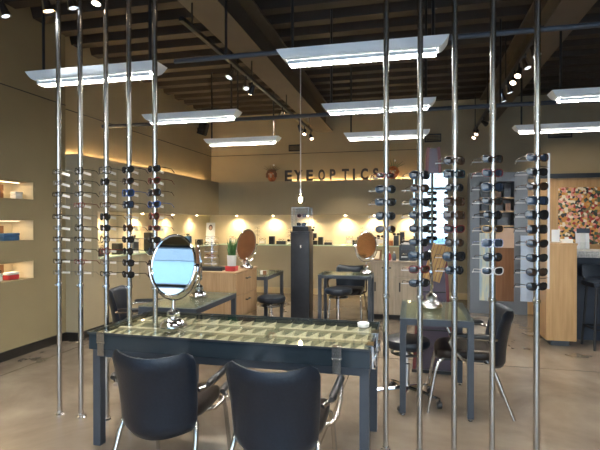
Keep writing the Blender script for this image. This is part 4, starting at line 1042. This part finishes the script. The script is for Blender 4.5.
place_glasses(('rectangle', 'black_gloss', 'lens'), (-4.385, 4.20, NZ[0][0] + 0.106), 'black sunglasses on the white case in the lowest niche', 'glasses in the wall niches', PI / 2, True, 0.9)
for i, (z0, z1) in enumerate(NZ):
    o = thing('backing_card', ['brown display card standing in the lowest wall niche', 'brown display card standing in the middle wall niche', 'brown display card standing in the top wall niche'][i], 'card', (-4.54, 4.15, z0 + 0.001), 0, 'display cards in the wall niches')
    MB().bx(-0.01, 0.01, -0.28, 0.28, 0, 0.165).build('board', 'brown_wood', o, smooth=False); MB().bx(0.01, 0.05, -0.1, 0.1, 0, 0.006).build('foot', 'brown_wood', o, smooth=False)

# ------------------------------------------------------------------ grey oak cabinet at back centre
cab = thing('storage_cabinet', 'pale grey oak cabinet with drawers and doors at the back centre', 'cabinet', (-0.20, 7.55, 0))
MB().bx(-0.42, 0.42, -0.24, 0.26, 0.08, 0.875).build('carcass', 'pale_oak', cab, smooth=False)
MB().bx(-0.43, 0.43, -0.275, 0.265, 0.876, 0.90, 0.003).build('top', 'pale_oak', cab)
MB().bx(-0.40, 0.40, -0.2, 0.24, 0, 0.08).build('plinth', 'base_dark', cab, smooth=False)
for x0, x1 in ((-0.41, -0.05), (-0.04, 0.41)):
    d = MB().bx(x0, x1, -0.262, -0.241, 0.665, 0.865, 0.002).build('drawer', 'pale_oak', cab, smooth=False)
    xc = (x0 + x1) / 2 + 0.05; m = MB(); m.bx(xc - 0.07, xc + 0.07, -0.276, -0.2625, 0.79, 0.81); m.build('handle', 'black', d, smooth=False)
    d = MB().bx(x0, x1, -0.262, -0.241, 0.09, 0.655, 0.002).build('door', 'pale_oak', cab, smooth=False)
    m = MB(); m.bx(x0 + 0.05, x0 + 0.07, -0.276, -0.2625, 0.44, 0.58); m.build('handle', 'black', d, smooth=False)
o = thing('black_bag', 'black bag like case on the grey oak cabinet', 'bag', (-0.07, 7.5, 0.901))
MB().box((0, 0, 0.125), (0.25, 0.16, 0.25), None, 0.03).build('body', 'slate_dark', o)
MB().bx(-0.09, 0.09, -0.087, -0.081, 0.06, 0.17, 0.002).build('front_pocket', 'black', o)
MB().tube([(-0.07, 0, 0.24), (-0.06, 0, 0.29), (0.06, 0, 0.29), (0.07, 0, 0.24)], 0.009, 8).build('handle', 'black', o)
o = thing('photo_frame', 'small tilted wooden frame left on the grey oak cabinet', 'frame', (-0.53, 7.45, 0.901), -0.5)
MB().box((0, 0, 0.085), (0.14, 0.015, 0.165), Matrix.Rotation(-0.25, 4, 'X')).build('frame_board', 'brown_wood', o, smooth=False)
MB().box((0, -0.011, 0.086), (0.10, 0.006, 0.12), Matrix.Rotation(-0.25, 4, 'X')).build('picture', 'fin', o, smooth=False)
for i, (x, mt, lab) in enumerate(((-0.42, 'white', 'small white bottle on the grey oak cabinet'), (-0.35, 'red', 'small red bottle on the grey oak cabinet'), (-0.27, 'slate', 'small grey bottle beside the black bag'))):
    o = thing('bottle', lab, 'bottle', (x, 7.47, 0.901), 0, 'small bottles on the grey oak cabinet')
    MB().lathe([(0.028, 0), (0.03, 0.005), (0.03, 0.09), (0.014, 0.11), (0.012, 0.115)], 14).build('body', mt, o); MB().lathe([(0.014, 0.1155), (0.014, 0.14), (0, 0.14)], 12).build('cap', 'white', o)

# ------------------------------------------------------------------ mauve tapering tower with mirror panel
tw = thing('display_tower', 'tall tapering mauve tower with maroon edges behind the right glass table', 'display tower', (0.205, 4.84, 0))
def hw(z): return 0.195 - (0.195 - 0.06) * (z - 0.03) / 2.2
m = MB()
m.grid  # tapered body
b0, b1 = hw(0.03), hw(2.23)
m.prism([(-b0, 0.03), (b0, 0.03), (b1, 2.23), (-b1, 2.23)], 'y', 0.0, 0.14)
m.build('body', 'mauve', tw, smooth=False)
for sg in (-1, 1):
    m = MB(); w_ = 0.026
    m.prism([(sg * (b0 - w_), 0.03), (sg * (b0 + 0.004), 0.03), (sg * (b1 + 0.004), 2.24), (sg * (b1 - w_), 2.24)], 'y', -0.012, -0.0005); m.build('edge_strip', 'maroon', tw, smooth=False)
MB().bx(-b0 - 0.01, b0 + 0.01, -0.02, 0.16, 0.0, 0.03).build('foot', 'black', tw, smooth=False)
for z in (0.42, 0.80):
    MB().bx(-hw(z) + 0.03, hw(z) - 0.03, -0.008, -0.0005, z, z + 0.012).build('groove_strip', 'black', tw, smooth=False)
M['blue_mirror'] = material('bluish_mirror_glass', (0.45, 0.60, 0.70), 0.02, 1.0)
mp_ = thing('mirror_panel', 'upright frameless mirror panel on the mauve tower, reflecting the windows', 'mirror', (0.205, 4.825, 1.28))
MB().bx(-0.19, 0.135, -0.008, 0.0, 0.0, 0.70).build('glass_face', 'blue_mirror', mp_, smooth=False)
MB().bx(-0.192, 0.137, 0.0003, 0.002, -0.002, 0.702).build('backing', 'slate', mp_, smooth=False)
o = thing('bamboo_panel', 'tan bamboo panel hanging askew on the mauve tower', 'panel', (0.235, 4.808, 1.10))
R_ = Matrix.Rotation(0.30, 4, 'Y')
MB().box((0, 0, 0), (0.17, 0.02, 0.36), R_).build('board', 'bamboo', o, smooth=False)
m = MB()
for k in range(-2, 3): m.box(R_ @ Vector((0.034 * k, -0.013, 0)), (0.005, 0.005, 0.35), R_)
m.build('slat_line', 'brown_wood', o, smooth=False)

# ------------------------------------------------------------------ right back: wood partition, shelving, reception
struct(MB().bx(1.83, 4.6, 8.28, 8.42, 0, 2.20).build('wall_partition', 'panel_wood', smooth=False))
struct(MB().bx(1.83, 4.6, 8.24, 8.44, 2.20, 2.27).build('trim_4', 'slate_dark', smooth=False))
o = thing('mosaic_artwork', 'multicoloured pebble mosaic artwork on the wooden partition at right', 'artwork', (2.60, 8.28, 1.15))
MB().bx(-0.33, 0.33, -0.02, -0.001, 0.0, 0.90).build('picture', 'mosaic', o, smooth=False)
m = MB(); rail = 0.012
m.bx(-0.345, 0.345, -0.028, -0.001, -0.015, 0.0); m.bx(-0.345, 0.345, -0.028, -0.001, 0.9, 0.915); m.bx(-0.345, -0.33, -0.028, -0.001, 0, 0.9); m.bx(0.33, 0.345, -0.028, -0.001, 0, 0.9); m.build('frame', 'panel_wood', o, smooth=False)

sh = thing('shelf_cabinet', 'tall blue grey cabinet with dark open shelves and brown lower panel', 'cabinet', (1.37, 8.2, 0))
m = MB(); m.bx(-0.44, -0.29, 0, 0.35, 0, 2.31); m.bx(0.24, 0.44, 0, 0.35, 0, 2.31); m.bx(-0.29, 0.24, 0, 0.35, 2.16, 2.31); m.bx(-0.29, 0.24, 0, 0.35, 0, 0.20); m.build('carcass', 'blue_grey', sh, smooth=False)
MB().bx(-0.29, 0.24, 0.32, 0.35, 0.2, 2.16).build('back_panel', 'black', sh, smooth=False)
for z in (1.88, 1.66, 1.42):
    MB().bx(-0.289, 0.239, 0.02, 0.319, z, z + 0.025).build('shelf', 'maple_h', sh, smooth=False)
d = MB().bx(-0.06, 0.239, 0.01, 0.03, 0.21, 1.08).build('door', 'brown_wood', sh, smooth=False); MB().bx(0.03, 0.09, 0.002, 0.0095, 0.72, 0.728).build('handle', 'steel', d, smooth=False)
MB().bx(-0.289, -0.061, 0.01, 0.03, 0.21, 1.32).build('side_screen', material('cream_striped_screen', (0.62, 0.60, 0.42), 0.3, color2=(0.30, 0.42, 0.52), scale=5, stretch=(4, 1, 0.6)), sh, smooth=False)
MB().bx(-0.06, 0.239, 0.01, 0.03, 1.081, 1.40).build('upper_panel', material('peach_panel', (0.52, 0.36, 0.26), 0.5, var=0.05), sh, smooth=False)
k = 0
for z, row in ((1.905, ((-0.2, .12, .13), (-0.02, .14, .10), (0.15, .1, .14))), (1.685, ((-0.2, .1, .12), (0.0, .16, .09), (0.16, .08, .12))), (1.445, ((-0.18, .14, .1), (0.08, .16, .13)))):
    for x, w_, h in row:
        o = thing('stored_box', '%s dark box on the %s shelf of the blue grey cabinet' % (['left', 'middle', 'right'][row.index((x, w_, h))], {1.905: 'top', 1.685: 'middle', 1.445: 'lower'}[z]), 'box', (1.37 + x, 8.37, z + 0.0005), 0, 'dark boxes in the shelf cabinet')
        MB().bx(-w_ / 2, w_ / 2, -0.08, 0.08, 0, h * 0.7).build('body', ['black', 'brown_wood', 'slate_dark', 'slate'][k % 4], o, smooth=False)
        MB().bx(-w_ / 2 - 0.003, w_ / 2 + 0.003, -0.083, 0.083, h * 0.7 + 0.0005, h).build('lid', ['black', 'brown_wood', 'slate_dark', 'slate'][k % 4], o, smooth=False); k += 1

rc = thing('reception_end', 'tall honey wood end block of the reception desk', 'reception desk', (1.75, 6.22, 0))
MB().bx(-0.165, 0.165, 0.0, 0.55, 0.07, 1.22).build('block', 'panel_wood', rc, smooth=False)
MB().bx(-0.172, 0.172, -0.007, 0.557, 1.2205, 1.245, 0.002).build('top', 'panel_wood', rc)
MB().bx(-0.10, 0.10, 0.05, 0.5, 0.0, 0.07).build('plinth', 'slate', rc, smooth=False)
MB().bx(-0.35, -0.172, 0.50, 0.52, 0.45, 1.32).build('wing_panel', material('pale_blue_frosted_panel', (0.42, 0.52, 0.66), 0.3, var=0.05), rc, smooth=False)
ct = thing('reception_counter', 'dark blue reception counter with grey stone top at right edge', 'counter', (3.2, 6.75, 0))
MB().bx(-1.27, 1.3, -0.1, 0.15, 0.0, 1.06).build('panel', 'navy', ct, smooth=False)
MB().bx(-1.27, 1.3, -0.32, 0.25, 1.0605, 1.14, 0.005).build('stone_top', 'granite', ct)
bs = thing('bar_stool', 'black bar stool at the reception counter, right edge', 'bar stool', (2.22, 6.28, 0), 0.1)
m = MB(); m.box((0, 0, 0.76), (0.36, 0.34, 0.06), None, 0.025); m.build('seat', 'leather', bs)
m = MB(); m.box((0.0, 0.17, 0.90), (0.34, 0.04, 0.16), Matrix.Rotation(-0.12, 4, 'X'), 0.018); m.build('backrest', 'leather', bs)
for sx_ in (-1, 1):
    for sy in (-1, 1):
        MB().tube([(sx_ * 0.13, sy * 0.12, 0.735), (sx_ * 0.17, sy * 0.16, 0.0)], 0.016, 8).build('leg', 'black', bs)
    MB().tube([(sx_ * 0.14, 0.155, 0.72), (sx_ * 0.14, 0.185, 0.84)], 0.012, 8).build('back_post', 'black', bs)
m = MB()
for a, b in (((-1, -1), (1, -1)), ((1, -1), (1, 1)), ((1, 1), (-1, 1)), ((-1, 1), (-1, -1))):
    m.tube([(a[0] * 0.158, a[1] * 0.148, 0.24), (b[0] * 0.158, b[1] * 0.148, 0.24)], 0.01, 8)
m.build('footrest', 'black', bs)
# things on the reception
o = thing('card_rack', 'clear rack of white brochures on the stone counter', 'brochure rack', (2.10, 6.62, 1.1405))
MB().bx(-0.08, 0.08, -0.05, 0.05, 0, 0.02).build('base', 'acrylic', o, smooth=False)
for k in range(3): MB().box((-0.052 + 0.052 * k, 0.0, 0.13), (0.044, 0.03, 0.22), Matrix.Rotation(-0.1, 4, 'X')).build('brochure', ['paper', 'white', 'paper'][k], o, smooth=False)
MB().box((0, -0.03, 0.25), (0.15, 0.012, 0.06), Matrix.Rotation(-0.1, 4, 'X')).build('header_card', 'navy', o, smooth=False)
MB().box((0, -0.045, 0.06), (0.15, 0.004, 0.09)).build('front_lip', 'acrylic', o, smooth=False)
o = thing('tissue_box', 'white box on top of the wooden reception end', 'box', (1.84, 6.35, 1.2455))
MB().bx(-0.06, 0.06, -0.04, 0.04, 0, 0.045, 0.003).build('body', 'white', o); MB().bx(-0.02, 0.02, -0.01, 0.01, 0.0455, 0.07).build('tissue', 'paper', o, smooth=False)
o = thing('sign_holder', 'small clear sign holder on the wooden reception end', 'sign holder', (1.72, 6.36, 1.2455))
MB().bx(-0.05, 0.05, -0.03, 0.03, 0, 0.008).build('foot', 'acrylic', o, smooth=False); MB().box((0, 0, 0.085), (0.09, 0.006, 0.15)).build('sheet', 'frost', o, smooth=False)

# ------------------------------------------------------------------ camera and view
cam_d = bpy.data.cameras.new('camera'); cam = bpy.data.objects.new('camera', cam_d); COL.objects.link(cam)
cam_d.sensor_width = 36; cam_d.lens = 470 / 600 * 36; cam_d.clip_start = 0.05; cam_d.clip_end = 200
cam.location = (0, 0, 1.5); cam.rotation_euler = (PI / 2 - math.atan(3 / 470), 0, psi)
scene.camera = cam
vs = scene.view_settings
vs.view_transform = 'Standard'; vs.look = 'None'; vs.gamma = 1.0; vs.use_curve_mapping = False
vs.exposure = 0.9
